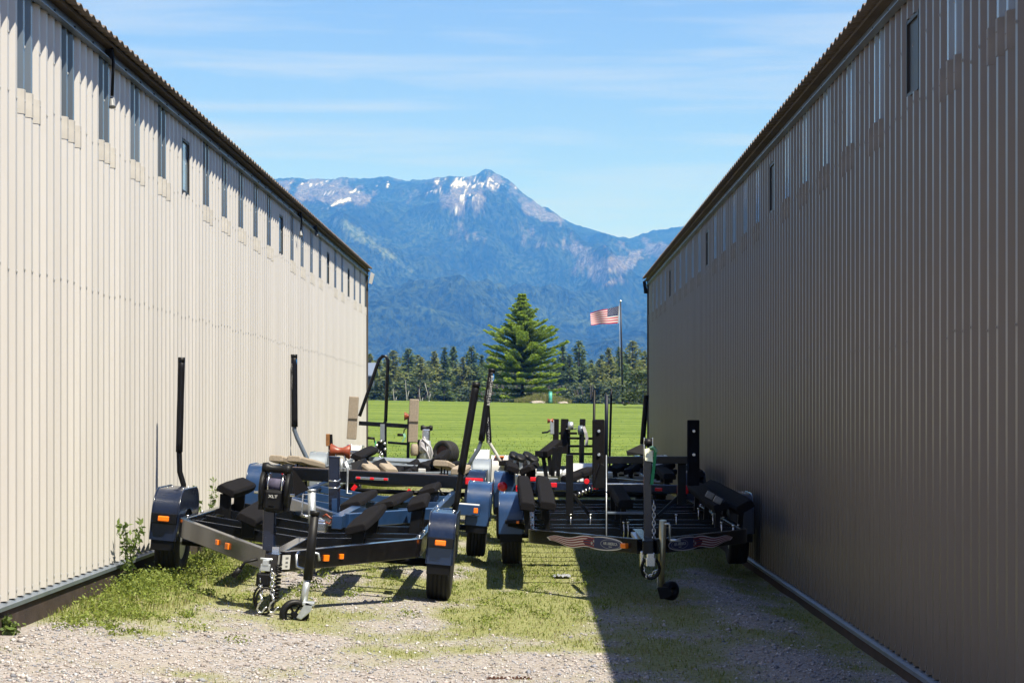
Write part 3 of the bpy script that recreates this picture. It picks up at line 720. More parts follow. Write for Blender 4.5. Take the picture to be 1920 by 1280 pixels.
# wood behind the lawn: a few conifer and broadleaf forms, each tree an object of its own
def conifer_form(seed, H, rad, cols, power=.75, rag=.35, base=.06):
    V, C = [], []; tr = MB().tube([(0, 0, -1), (0, 0, H * .97)], [.26, .03], 6)
    rs = np.random.default_rng(seed); z = H * base; lop = rs.uniform(.75, 1.2, 12)
    while z < H:
        t = z / H; pr = rad * min(1, (1 - t) ** (power + .15) * (.78 + .3 * math.sin(z * 2.1 + seed)) * 1.1) * (1 - .35 * max(0, .18 - t) / .18)
        nb = 9 if t < .75 else 6
        a0 = rs.uniform(0, 6.28)
        for k in range(nb):
            a = a0 + 6.283 * k / nb + rs.normal(0, .2); ln = max(.10, pr * rs.uniform(1 - rag, 1.12) * lop[int((a % 6.283) / 6.283 * 12) % 12])
            m = int(10 + 13 * ln)
            ts = rs.random(m) ** .6
            jt = .05 + .22 * (1 - t)
            P = np.stack([np.cos(a) * ts * ln + rs.normal(0, jt, m), np.sin(a) * ts * ln + rs.normal(0, jt, m), z - .22 * ts * ln + rs.normal(0, .18, m)], 1)
            D = np.stack([np.cos(a) + rs.normal(0, .5, m), np.sin(a) + rs.normal(0, .5, m), rs.normal(.1, .35, m)], 1)
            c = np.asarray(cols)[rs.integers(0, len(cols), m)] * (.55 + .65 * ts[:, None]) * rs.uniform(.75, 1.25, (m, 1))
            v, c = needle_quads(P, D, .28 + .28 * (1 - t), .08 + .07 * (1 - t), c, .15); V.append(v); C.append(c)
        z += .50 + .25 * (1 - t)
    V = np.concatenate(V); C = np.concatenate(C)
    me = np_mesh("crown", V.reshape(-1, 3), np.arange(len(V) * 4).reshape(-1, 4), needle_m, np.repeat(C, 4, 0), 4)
    tm = tr.mesh("trunk"); tm.materials.append(bark)
    return me, tm
def bush_form(seed, H, rad, cols):
    rs = np.random.default_rng(seed); V, C = [], []; tr = MB()
    for k in range(5):
        a = rs.uniform(0, 6.28); tr.tube([(0, 0, -.5), (math.cos(a) * rad * .25, math.sin(a) * rad * .25, H * .45), (math.cos(a) * rad * .5, math.sin(a) * rad * .5, H * .85)], [.09, .06, .02], 5)
    for k in range(34):
        a = rs.uniform(0, 6.28); r_ = rad * rs.random() ** .5; zc = H * rs.uniform(.12, .95) * (1 - .35 * (r_ / rad) ** 2)
        m = 46; cs = rs.uniform(.35, .8)
        p_ = rs.normal(0, 1, (m, 3)); p_ /= np.linalg.norm(p_, axis=1, keepdims=True); p_ *= cs * rs.random((m, 1)) ** .4
        P = p_ + np.array([math.cos(a) * r_, math.sin(a) * r_, zc]); D = rs.normal(0, 1, (m, 3))
        c = np.asarray(cols)[rs.integers(0, len(cols), m)] * rs.uniform(.7, 1.25, (m, 1))
        v, c = needle_quads(P, D, .30, .11, c); V.append(v); C.append(c)
    V = np.concatenate(V); C = np.concatenate(C)
    me = np_mesh("crown", V.reshape(-1, 3), np.arange(len(V) * 4).reshape(-1, 4), leaf_m, np.repeat(C, 4, 0), 4)
    tm = tr.mesh("trunk"); tm.materials.append(bark); return me, tm
dk = [(.20, .285, .09), (.26, .345, .115), (.155, .23, .075)]
olv = [(.35, .39, .12), (.41, .44, .15), (.26, .31, .10)]
forms = [conifer_form(1, 13, 2.5, dk), conifer_form(2, 13, 3.0, dk, .62), conifer_form(3, 13, 3.4, olv, .52, .5), conifer_form(4, 13, 2.1, dk, .85), conifer_form(5, 13, 3.3, olv, .55, .55), conifer_form(6, 13, 2.7, olv, .7, .45)]
bform = [bush_form(11, 4.6, 2.4, [(.10, .14, .045), (.13, .17, .06), (.075, .11, .035)]), bush_form(12, 4.6, 2.1, [(.12, .165, .05), (.15, .19, .07), (.09, .13, .04)]), bush_form(13, 4.6, 2.2, [(.07, .11, .04), (.10, .14, .05), (.06, .09, .03)])]
names = {0: "dark fir", 1: "broad dark fir", 2: "olive green pine", 3: "slim dark fir", 4: "ragged olive pine", 5: "olive green fir"}
def place_tree(kind, fm, px, topy, d, sc_, label, group, cat="tree", nm="fir_tree"):
    p = W(px, topy, d); zb = gz(p.x, d) - .2
    H0 = 13.0 if kind == 'c' else 4.6
    h = p.z - zb
    r_ = empty(nm, (p.x, d, zb), label, cat, group, (0, 0, RNG.uniform(0, 6.28)))
    k = h / H0; wd = 2.0 if kind == 'c' else 1.3; r_.scale = (k * sc_ * wd, k * sc_ * wd, k)
    link(bpy.data.objects.new("crown", fm[0]), r_); link(bpy.data.objects.new("trunk", fm[1]), r_)
front = [(694, 662, 5, 1.0), (712, 672, 4, .9), (737, 655, 2, 1.0), (766, 652, 1, 1.05), (790, 668, 4, 1.0), (815, 657, 5, .95), (834, 649, 3, .85), (850, 648, 0, .95), (884, 648, 1, .95), (868, 668, 4, .9), (903, 664, 3, 1.0), (925, 660, 2, 1.0), (1040, 668, 3, .95), (1055, 640, 3, .9), (1068, 664, 0, .9), (1086, 637, 1, .92), (1108, 680, 5, .9), (1124, 672, 2, .9), (1141, 651, 5, .9), (1162, 650, 0, .9), (1186, 637, 2, .95), (1209, 656, 4, .9), (1236, 648, 1, 1.0), (660, 650, 1, 1.0), (1266, 655, 2, 1.0), (630, 660, 0, 1.0)]
where = {694: "at the wood's end by the cream building", 712: "second in from the cream building, low", 737: "behind the bent pipe's top", 766: "tallest of the trees between pipe and spruce", 790: "in a dip of the tree line", 815: "left of the twin pointed firs", 834: "left one of the twin pointed firs", 850: "right one of the twin pointed firs", 884: "peaked, just left of the lone spruce", 868: "low between two pointed firs", 903: "partly hidden by the spruce's outer branches", 925: "behind the lone spruce", 1040: "peeking past the spruce's right side", 1055: "slender, first clear of the spruce", 1068: "low, in the gap right of the spruce", 1086: "tall and pointed, midway from spruce to flagpole", 1108: "short, in the dip before the flagpole", 1124: "rounded, left of the flagpole", 1141: "just left of the flagpole", 1162: "right behind the flagpole", 1186: "tallest one right of the flagpole", 1209: "last one before the shaded building", 1236: "hidden behind the shaded building's corner", 660: "hidden behind the cream building's corner", 1266: "far behind the shaded building", 630: "far behind the cream building"}
for (px, ty, k, s_) in front:
    d = 330 + RNG.uniform(-18, 30)
    hid = px in (1236, 660, 1266, 630)
    place_tree('c', forms[k], px, ty, d, s_, "darker conifer in the back rows of the wood, mostly hidden" if hid else f"{names[k]} {where[px]}", "back row conifers of the wood" if hid else "conifers of the wood behind the lawn")
for i in range(58):
    px = 640 + i * 10.6 + RNG.uniform(-6, 6); ty = RNG.uniform(662, 696)
    k = int(RNG.integers(0, 6))
    place_tree('c', forms[k], px, ty, 372 + RNG.uniform(-8, 45), 1.05, "darker conifer in the back rows of the wood, mostly hidden", "back row conifers of the wood")
for i in range(38):
    px = 650 + i * 15.5 + RNG.uniform(-7, 7); ty = RNG.uniform(704, 736)
    place_tree('b', bform[i % 3], px, ty, 296 + RNG.uniform(-12, 16), 1.25, "round leafy bush at the foot of the wood", "bushes at the foot of the wood", "bush", "leafy_bush")
place_tree('c', forms[1], 834, 712, 284, 1.5, "small young fir in front of the wood, left of the dark pole sleeve", "conifers of the wood behind the lawn")
place_tree('b', bform[1], 1218, 688, 150, 1.1, "bright leafy tree showing past the shaded building's corner", "bushes at the foot of the wood", "tree", "leafy_tree")
# bleached dead stems
for (px, topy, fork, lab) in ((800, 717, True, "bleached forked dead stem at the wood's edge"), (786, 729, False, "bleached leaning dead stem beside the forked one"), (760, 712, False, "tall pale dead stem among bushes behind the bent pipe"), (737, 728, False, "thin pale dead stem nearest the bent pipe")):
    d = 276; p0 = W(px + 4, 756, d); p1 = W(px, topy, d); zb = gz(p0.x, d) - .2
    r_ = empty("dead_stem", (p0.x, d, zb), lab, "dead tree", "bleached dead stems at the wood's edge")
    q1 = Vector((p1.x - p0.x, 0, p1.z - zb)); m = MB()
    if fork:
        mid = Vector((0.05, 0, q1.z * .55)); m.tube([(0, 0, 0), mid], [.09, .06], 6); m.tube([mid, (-.55, .1, q1.z)], [.05, .02], 6); m.tube([mid, (.22, 0, q1.z * .72)], [.06, .03], 6)
    else:
        m.tube([(.25, 0, 0), (q1.x * .3, 0, q1.z * .5), (q1.x, 0, q1.z)], [.06, .04, .015], 6); m.tube([(q1.x * .3, 0, q1.z * .5), (q1.x * .3 + .3, .1, q1.z * .75)], [.05, .02], 5)
    obj("stem", m, deadw, r_)
# house at the wood's edge
hp = W(686, 700, 300); zb = gz(hp.x, 300) - .2
h = empty("house", (hp.x - 1.2, 302, zb), "grey blue roofed house peeping past the cream building's corner", "house")
zz = hp.z - zb - .3
obj("wall", MB().box((-3, 4, zz / 2), (9.4, 8, zz)), nmat("slate_siding", (.10, .13, .17), .8, 0, .1, 2), h)
rf = obj("roof", MB().prism([(-8.2, -.6, zz - .1), (2.3, -.6, zz - .1), (2.3, 4, zz + 1.9), (-8.2, 4, zz + 1.9)], (0, 0, .18)).prism([(-8.2, 8.6, zz - .1), (2.3, 8.6, zz - .1), (2.3, 4, zz + 1.9), (-8.2, 4, zz + 1.9)], (0, 0, .18)), nmat("blue_grey_roof", (.22, .27, .36), .5), h)
for x_ in (-5.5, -2.5, .4):
    w_o = obj("window", MB().box((x_, -.03, zz - 1.4), (1.1, .08, 1.2)), white, h); obj("pane", MB().box((x_, -.06, zz - 1.4), (.92, .06, 1.02)), screenm, w_o)

# flagpole and flag
DF = 182.0
fb = W(1168, 762, DF); ft = W(1163.5, 566, DF); zb = gz(fb.x, DF)
fp = empty("flagpole", (fb.x, DF, zb - .1), "dark flagpole on the lawn beside the shaded building", "flagpole")
tp = Vector((ft.x - fb.x, 0, ft.z - zb + .1))
obj("pole", MB().tube([(0, 0, 0), tp * .5, tp], [.105, .085, .055], 12), polem, fp)
obj("finial", MB().lathe(tp, (0, 0, 1), [(-.02, .03), (.03, .09), (.09, .12), (.15, .09), (.19, .02)], 12), chrome, fp)
obj("halyard", MB().tube([tp + Vector((-.12, 0, -.1)), tp * .5 + Vector((-.16, 0, 0)), Vector((-.13, 0, 1.2))], .012, 5), white, fp)
obj("base_collar", MB().lathe((0, 0, 0), (0, 0, 1), [(0, .2), (.25, .2), (.3, .12)], 12), polem, fp)
fl = empty("flag", (ft.x - .1, DF, 0), "red, white and blue stars and stripes flag flying from the dark pole", "flag")
def fpt(u, v):
    """u 0..1 hoist to fly, v 0..1 top to bottom"""
    tl, bl_, tr_, br_ = W(1160.5, 573.5, DF), W(1158.5, 606, DF), W(1107, 586, DF), W(1108, 608.5, DF)
    p = (tl * (1 - u) + tr_ * u) * (1 - v) + (bl_ * (1 - u) + br_ * u) * v
    p.y += .16 * math.sin(u * 8.5 + v * 1.2) * (.25 + u); p.z += .035 * math.sin(u * 10 + 1.0 + v) * u * 1.2
    return Vector((p.x - (ft.x - .1), p.y - DF, p.z))
fw = nmat("flag_white", (.56, .54, .55), .85); frd = nmat("flag_red", (.40, .010, .025), .85); fbl = nmat("flag_blue", (.02, .03, .13), .8)
NU = 26
for st in range(13):
    m = MB(); v0, v1 = st / 13, (st + 1) / 13; u0 = .40 if st < 7 else 0.0
    for i in range(NU):
        ua, ub = u0 + (1 - u0) * i / NU, u0 + (1 - u0) * (i + 1) / NU
        m.add([fpt(ua, v0), fpt(ub, v0), fpt(ub, v1), fpt(ua, v1)], [(0, 1, 2, 3)])
    obj("stripe", m, frd if st % 2 == 0 else fw, fl)
m = MB()
for i in range(12):
    for j in range(7): m.add([fpt(.4 * i / 12, j / 13), fpt(.4 * (i + 1) / 12, j / 13), fpt(.4 * (i + 1) / 12, (j + 1) / 13), fpt(.4 * i / 12, (j + 1) / 13)], [(0, 1, 2, 3)])
can = obj("canton", m, fbl, fl)
m = MB()
for r_ in range(9):
    for c in range(6 if r_ % 2 == 0 else 5):
        u0 = .4 * ((c + (.5 if r_ % 2 == 0 else 1)) / 6); v0 = (r_ + .75) / 10.5 * 7 / 13
        for side in (-.012, .012):
            pts = []
            for k in range(10):
                a = math.pi / 2 + k * math.pi / 5; rr = .036 if k % 2 == 0 else .015
                q_ = fpt(u0, v0); pts.append(q_ + Vector((math.cos(a) * rr, side, math.sin(a) * rr)))
            m.add(pts, [list(range(10))])
obj("stars", m, fw, can)
obj("heading", MB().beam(fpt(-.01, 0), fpt(-.01, 1), .03, .06), fw, fl)

# teal marker post, tall grass clump and pale rocks by the spruce
p = W(1032, 757, 172)
t_ = empty("marker_post", (p.x, 172, gz(p.x, 172) - .1), "teal green plastic marker post in tall grass by the spruce", "post")
obj("tube", MB().tube([(0, 0, 0), (0, 0, .55), (0, 0, 1.05)], [.16, .155, .15], 12), teal, t_); obj("cap", MB().lathe((0, 0, 1.05), (0, 0, 1), [(0, .165), (.05, .165), (.075, .12)], 12), teal, t_)
obj("base", MB().lathe((0, 0, 0), (0, 0, 1), [(0, .18), (.38, .17)], 12), nmat("dark_teal", (.02, .16, .10), .6), t_)
N = 9000
ga, gr = RNG.uniform(0, 6.28, N), RNG.random(N) ** .55
cx = (1018 - VX) / F * 173
tgx, tgy = cx + np.cos(ga) * gr * 2.5, 173.5 + np.sin(ga) * gr * 1.6
blades("tall_grass", tgx, tgy, RNG.uniform(.3, 1.0, N) * (1.15 - .75 * gr), RNG.uniform(.02, .045, N), grass_cols(N, .45) * 1.05, "clump of tall unmown grass around the teal post", .7)
for (px, py, s_, lab) in ((1008, 757, .36, "pale rock at the tall grass, nearest the spruce"), (1056, 758, .26, "tan rock right of the teal post")):
    p = W(px, py, 170); bm = bmesh.new(); bmesh.ops.create_icosphere(bm, subdivisions=2, radius=1)
    for v in bm.verts: v.co = Vector((v.co.x * s_ * 1.9, v.co.y * s_, v.co.z * s_ * .6)) * RNG.uniform(.8, 1.15)
    me = bpy.data.meshes.new("rock"); bm.to_mesh(me); bm.free(); me.materials.append(nmat("pale_rock", (.48, .42, .34), .95, 0, .2, 6))
    o = link(bpy.data.objects.new("rock", me)); o.location = (p.x, 170, gz(p.x, 170) + .03); tag(o, lab, "rock", "rocks by the spruce")
# lawn blades near the buildings' far end
NB = 30000
lx = RNG.uniform(-9, 7, NB); ly = 45.2 + RNG.exponential(9, NB)
blades("lawn_grass", lx, ly, RNG.uniform(.02, .06, NB), RNG.uniform(.012, .025, NB) * (ly / 50), np.array([(.15, .225, .032), (.19, .26, .042), (.23, .30, .055)])[RNG.integers(0, 3, NB)] * RNG.uniform(.8, 1.15, (NB, 1)), "short mown lawn grass beyond the buildings", .8)


# ------------------------------------------------------------------ boat trailers
class Trailer:
    """parts are given in world metres before the trailer's lean; the root Empty stands on the ground at the axle and carries the lean"""
    def __init__(s, x, y, z, lean, label, yaw=0.0):
        s.root = empty("boat_trailer", (x, y, z), label, "boat trailer", "boat trailers parked between the buildings", (0, R(lean), R(yaw)))
        s.M = (Matrix.Translation((x, y, z)) @ Euler((0, R(lean), R(yaw))).to_matrix().to_4x4())
        s.I = s.M.inverted()
    def P(s, px, py, d):
        return s.I @ W(px, py, d)
    def add(s, name, mb, mat, bevel=0.0, parent=None, label=None):
        o = obj(name, mb, mat, parent or s.root, bevel)
        if label: o["label"] = label
        return o

def tyre_meshes():
    ro, ri, w = .335, .19, .205
    pr = [(-.085, ri), (-.100, .24), (-.1025, .29), (-.094, ro - .014)]
    for c in (-.066, -.030, .006, .042):
        pr += [(c - .006 - .012, ro), (c + .012, ro), (c + .014, ro - .010), (c + .022, ro - .010)]
    pr += [(.062 + .006, ro), (.094, ro - .014), (.1025, .29), (.100, .24), (.085, ri)]
    t = MB().lathe((0, 0, 0), (1, 0, 0), pr + [(0.06, ri - .01), (-.06, ri - .01)], 40, closed=True).mesh("tyre"); t.materials.append(rubber)
    m = MB().lathe((0, 0, 0), (1, 0, 0), [(-.08, .192), (-.07, .18), (-.045, .16), (-.045, .06), (-.06, .05), (-.06, .02)], 28)
    m.lathe((0, 0, 0), (1, 0, 0), [(.02, .05), (.055, .05), (.055, .16), (.07, .18), (.08, .192)], 28)
    for k in range(5):
        a = 2 * math.pi * k / 5
        m.lathe((.05, math.cos(a) * .075, math.sin(a) * .075), (1, 0, 0), [(0, .012), (.022, .012)], 6)
    r_ = m.mesh("rim"); r_.materials.append(galv)
    return t, r_
TYRE, RIM = tyre_meshes()
def wheel(T, x, y, z=.335, rimmat=None):
    o = link(bpy.data.objects.new("tyre", TYRE), T.root); o.location = (x, y, z)
    r_ = link(bpy.data.objects.new("rim", RIM), o)
    if rimmat:
        me = RIM.copy(); me.materials.clear(); me.materials.append(rimmat); r_.data = me
    return o
def arc(c, r, a0, a1, n): return [(c[0] + r * math.cos(R(a0 + (a1 - a0) * i / n)), c[1] + r * math.sin(R(a0 + (a1 - a0) * i / n))) for i in range(n + 1)]
def fender(T, x, y, mat, w=.255, top=.80, half=.50, low=.36, rnd=.22, amberz=.56, sidem=None, light=True, flare=.0):
    """box fender with rounded shoulders over the tyre; x is its middle"""
    prof = [(-half, low), (-half + .015, top - rnd)] + [(-half + .015 + rnd - rnd * math.cos(R(a)), top - rnd + rnd * math.sin(R(a))) for a in range(6, 91, 6)]
    prof = prof + [(-p[0], p[1]) for p in prof[::-1]]
    ins = [(-half + .02, low)] + [(p[0] * .955, p[1] - .014) for p in prof[1:-1]] + [(half - .02, low)]
    x0 = x - w / 2
    m = MB(); n = len(prof)
    m.add([(x0, y + a, b) for a, b in prof] + [(x0 + w, y + a, b) for a, b in prof], [(i, i + 1, n + i + 1, n + i) for i in range(n - 1)], True)
    m.add([(x0, y + a, b) for a, b in prof] + [(x0 + w, y + a, b) for a, b in prof] + [(x0, y + a, b) for a, b in ins] + [(x0 + w, y + a, b) for a, b in ins],
          [(2 * n + i, 3 * n + i, 3 * n + i + 1, 2 * n + i + 1) for i in range(n - 1)]
          + [(i, 2 * n + i, 2 * n + i + 1, i + 1) for i in range(n - 1)] + [(n + i, n + i + 1, 3 * n + i + 1, 3 * n + i) for i in range(n - 1)] + [(0, n, 3 * n, 2 * n), (n - 1, 3 * n - 1, 4 * n - 1, 2 * n - 1)])
    for sx in (x0 + .006, x0 + w - .006):   # rolled edge beads
        m.tube([(sx, y + a * 1.004, b + .003) for a, b in prof], .007, 6, False)
    f = T.add("fender", m, mat)
    for bx in (x - w * .3, x + w * .3):
        for by in (-.12, .12): T.add("fender_bolt", MB().lathe((bx, y + by, top - .002), (0, 0, 1), [(0, .011), (.008, .009)], 6), chrome, 0, f)
    # side skirts with the wheel arch cut out
    for sx, th in ((x0 + .002, .006), (x0 + w - .008, .006)):
        arch = arc((0, .22), .36, 28, 152, 14)
        outer = ins[1:-1]
        pts = [(sx, y + a, b) for a, b in [(half - .03, .39)] + arch + [(-half + .03, .39)] + outer]
        T.add("fender_side", MB().prism(pts, (th, 0, 0)), sidem or mat, 0, f)
    T.add("front_flap", MB().box((x, y - half + .022, low - .035), (w - .03, .02, .10)), blackm, .004, f)
    if light:
        T.add("light_bracket", MB().box((x, y - half - .012, amberz), (w - .01, .035, .085)), black, .006, f)
        T.add("marker_light", MB().box((x + .0, y - half - .042, amberz), (.09, .028, .045)), amber, .008)
    return f
def bunk(T, a, b, w=.17, h=.075, mat=None, roll=0.0, posts=(), zbase=.45, drop=True, postw=.07, postmat=None):
    """carpeted pad from a (near end) to b, on posts down to the frame"""
    a, b = Vector(a), Vector(b); d = (b - a).normalized()
    up = Quaternion(d, R(roll)) @ Vector((0, 0, 1))
    x = d.cross(up).normalized(); u = x.cross(d)
    prof = [(-w / 2, -h / 2), (w / 2, -h / 2), (w / 2, h * .18), (w * .40, h / 2), (-w * .40, h / 2), (-w / 2, h * .18)]
    m = MB(); N = 7; vs = []
    for i in range(N):
        t = i / (N - 1); k = .90 if i in (0, N - 1) else 1.0; p = a.lerp(b, t); jig = RNG.normal(0, .0025)
        for (q, r_) in prof: vs.append(p + x * (q * k + jig) + u * (r_ * k + RNG.normal(0, .0018)))
    n = len(prof)
    m.add(vs, [(i * n + k, i * n + (k + 1) % n, (i + 1) * n + (k + 1) % n, (i + 1) * n + k) for i in range(N - 1) for k in range(n)] + [list(range(n))[::-1], [(N - 1) * n + k for k in range(n)]])
    o = T.add("bunk", m, mat or carpet, .010)
    for t in posts:
        p = a.lerp(b, t); q = Vector((p.x, p.y, zbase))
        T.add("bunk_post", MB().beam(q, p - u * (h / 2 - .005), postw, .05, (0, 1, 0)), postmat or blackm, .004, o)
    return o
def guide_pole(T, pts, r=.022, mat=None, sl0=None, sl1=None, slr=.034, slmat=None):
    o = T.add("guide_pole", MB().tube(pts, r, 10), mat or black)
    if sl0 is not None:
        d = (Vector(sl1) - Vector(sl0)); n_ = 9
        T.add("pole_sleeve", MB().tube([Vector(sl0) + d * (i / n_) for i in range(n_ + 1)], [slr * (1 + RNG.normal(0, .012)) for i in range(n_ + 1)], 14), slmat or sleeve, 0, o)
        T.add("sleeve_cap", MB().tube([Vector(sl1) - d.normalized() * .04, Vector(sl1) + d.normalized() * .006], slr * 1.03, 14), rubclean, 0, o)
    return o
def text_mesh(txt, size):
    cu = bpy.data.curves.new("t", 'FONT'); cu.body = txt; cu.size = size; cu.align_x = 'CENTER'; cu.align_y = 'CENTER'; cu.extrude = 0.0008; cu.resolution_u = 2; cu.offset = size * .012
    o = bpy.data.objects.new("t", cu); COL.objects.link(o)
    dg = bpy.context.evaluated_depsgraph_get(); me = bpy.data.meshes.new_from_object(o.evaluated_get(dg)); bpy.data.objects.remove(o); return me
def lettering(T, txt, size, origin, xdir, ydir, mat, parent, sx=1.0, name="lettering"):
    me = text_mesh(txt, size); xd, yd = Vector(xdir).normalized(), Vector(ydir).normalized(); zd = xd.cross(yd)
    for v in me.vertices: c = v.co.copy(); v.co = Vector(origin) + xd * c.x * sx + yd * c.y + zd * c.z
    me.materials.clear(); me.materials.append(mat); return T.add(name, me, mat, 0, parent)
def curved_text(T, txt, size, a, b, r, side_ang, mat, parent, name="lettering"):
    """text wrapped on a pole's sleeve, reading along it from a to b; side_ang turns it about the pole (0 = facing -y)"""
    me = text_mesh(txt, size); a, b = Vector(a), Vector(b); d = (b - a).normalized(); mid = (a + b) / 2
    f0 = Vector((0, -1, 0)); f0 = (f0 - d * f0.dot(d)).normalized(); s0 = d.cross(f0)
    for v in me.vertices:
        c = v.co; t = side_ang + c.y / r
        v.co = mid + d * c.x + (f0 * math.cos(t) + s0 * math.sin(t)) * (r + .002 + c.z)
    me.materials.clear(); me.materials.append(mat); return T.add(name, me, mat, 0, parent)
def rail_frame(T, hw, yc, ya, yr, zt, h, mat, za=None, wch=.06, cm=(), dip=.0, cmmat=None, apex=.05, tongue=None):
    """two rails with a V front: corners at yc, apex at ya (towards the viewer), rear end yr"""
    za = zt if za is None else za
    for s_ in (-1, 1):
        m = MB()
        m.beam((s_ * (hw - wch / 2), yc + .10, zt - h / 2), (s_ * (hw - wch / 2), yr, zt - h / 2), wch, h)
        f = T.add("side_rail", m, mat, .008)
        # rounded shoulder and front arm in one bent beam
        c0 = Vector((s_ * (hw - wch / 2), yc + .10, zt - h / 2)); c1 = Vector((s_ * (hw - wch / 2), yc, zt - h / 2)); ap = Vector((s_ * apex, ya, za - h / 2))
        bl_ = [c0]
        for t in np.linspace(0, 1, 7).tolist():
            p0 = c1 + Vector((0, .09, 0)); p2 = c1 + (ap - c1).normalized() * .12
            bl_.append((1 - t) ** 2 * p0 + 2 * t * (1 - t) * c1 + t * t * p2)
        bl_.append(ap)
        vs = []; n_ = len(bl_)
        for i, p in enumerate(bl_):
            dd = (bl_[min(i + 1, n_ - 1)] - bl_[max(i - 1, 0)]); dd.z = 0; dd.normalize(); nn = Vector((-dd.y, dd.x, 0))
            for (q, r_) in ((-wch / 2, -h / 2), (wch / 2, -h / 2), (wch / 2, h / 2), (-wch / 2, h / 2)): vs.append(p + nn * q + Vector((0, 0, r_)))
        fa = [(i * 4 + k, i * 4 + (k + 1) % 4, (i + 1) * 4 + (k + 1) % 4, (i + 1) * 4 + k) for i in range(n_ - 1) for k in range(4)] + [(0, 1, 2, 3), tuple((n_ - 1) * 4 + k for k in (3, 2, 1, 0))]
        T.add("front_arm", MB().add(vs, fa), mat, .006)
    wy = [(yc + .1) + (yr - yc - .1) * k / 9 for k in range(10)]
    T.add("wiring", MB().tube([(-hw + wch + .012, y_, zt - h * .3 - .03 * (k % 2)) for k, y_ in enumerate(wy)], .008, 5), rubclean)
    for s_ in (-1, 1):
        for y_ in list(cm):
            T.add("frame_bolt", MB().lathe((s_ * (hw - wch / 2), y_, zt), (0, 0, 1), [(0, .014), (.012, .012)], 6), chrome)
    for y in cm:
        m = MB(); x1 = hw - wch
        m.beam((-x1, y, zt - h * .45), (0, y, zt - h * .45 - dip), .05, h * .62); m.beam((0, y, zt - h * .45 - dip), (x1, y, zt - h * .45), .05, h * .62)
        T.add("crossmember", m, cmmat or mat, .005)
    if tongue:
        T.add("tongue", MB().beam((0, tongue[0], za - h / 2), (0, tongue[1], za - h / 2), .09, h * .9), mat, .006)
def axle(T, x, y=0.0): T.add("axle", MB().tube([(-x, y, .30), (x, y, .30)], .035, 10).box((-x * .75, y, .36), (.06, .30, .05)).box((x * .75, y, .36), (.06, .30, .05)), blackm)
def jack(T, base, top, r=.028, mat=None, wheel_r=0.0, handle=(.10, 0, 0), lower=None):
    base, top = Vector(base), Vector(top); d = (top - base)
    o = T.add("jack", MB().tube([base + d * .42, top], r, 14).tube([top, top + d.normalized() * .02], r * 1.12, 14), mat or galv)
    T.add("jack_leg", MB().tube([base, base + d * .44], r * .78, 12), lower or galv, 0, o)
    hx = Vector(handle)
    if hx.length:
        T.add("jack_handle", MB().tube([top - d * .04, top - d * .04 + hx, top - d * .04 + hx + Vector((0, 0, -.18)), top - d * .04 + hx * 1.1 + Vector((0, 0, -.2))], .008, 6).tube([top - d * .04 + hx * 1.05 + Vector((0, 0, -.19)), top - d * .04 + hx * 1.05 + Vector((hx.length * .9, -.02, -.20))], .014, 8), chrome, 0, o)
    return o
def winch(T, c, w=.22, h=.30, mat=None):
    """hand winch seen from the front: two cheek plates, a drum, a housing and a bow roller on top"""
    c = Vector(c); mat = mat or blackm
    o = T.add("winch", MB().box(c + Vector((0, 0, -h * .24)), (w * .70, .17, h * .50)).box(c + Vector((0, .02, -h * .42)), (w * .56, .12, h * .2)), mat, .025)
    for s_ in (-1, 1):
        m = MB().lathe(c + Vector((s_ * w * .40, 0, .0)), (1, 0, 0), [(-.018, h * .38), (-.012, h * .42), (.012, h * .42), (.018, h * .38)], 24)
        m.box(c + Vector((s_ * w * .40, .0, -h * .22)), (.034, .13, h * .5))
        T.add("cheek_plate", m, mat, .004, o)
    T.add("drum", MB().lathe(c + Vector((0, 0, h * .10)), (1, 0, 0), [(-w * .30, .055), (w * .30, .055)], 20), nmat("strap_roll", (.10, .09, .16), .8, 0, .3, 40), 0, o)
    T.add("drum_flange", MB().lathe(c + Vector((-w * .22, 0, h * .10)), (1, 0, 0), [(-.006, .085), (.006, .085)], 20).lathe(c + Vector((w * .22, 0, h * .10)), (1, 0, 0), [(-.006, .085), (.006, .085)], 20), chrome, 0, o)
    T.add("bow_roller", MB().lathe(c + Vector((0, -.02, h * .46)), (1, 0, 0), [(-w * .46, .038), (-w * .30, .045), (-w * .2, .03), (w * .2, .03), (w * .30, .045), (w * .46, .038)], 18), rubclean, 0, o)
    T.add("shaft", MB().tube([c + Vector((-w * .66, -.02, -h * .1)), c + Vector((w * .62, -.02, -h * .1))], .010, 8), chrome, 0, o)
    return o
def lens(T, c, size, mat, name="marker_light", rot=None): return T.add(name, MB().box(c, size, rot), mat, min(size) * .22)

# ---- the nearest trailer on the sunny side: black and navy, winch on a short post
T1 = Trailer(-1.93, 16.8, .125, -5.0 * -1, "black and navy trailer nearest the viewer, in the sun, with a black winch")
rail_frame(T1, .985, -.70, -2.12, 2.6, .54, .15, bronze, za=.455, cm=(-.45, .25, 1.3, 2.55), dip=.07, cmmat=black, tongue=(-2.35, -.4))
for s_ in (-1, 1):
    wheel(T1, s_ * 1.135, 0); fender(T1, s_ * 1.135, 0, navy, amberz=.51, w=.225, top=.745, low=.33)
axle(T1, 1.08)
for (a, b, po) in (((-.90, 1.15, .69), (-.88, 2.35, .72), (.06, .7)), ((-.42, -.85, .58), (-.44, 1.35, .645), (.10, .75)), ((.46, -.85, .58), (.46, 1.35, .645), (.10, .75)), ((.82, 1.15, .70), (.80, 2.35, .73), (.06, .7))):
    bunk(T1, a, b, .19, .075, roll=(20 if a[0] < 0 else -20), posts=po, zbase=.42, postw=.10)
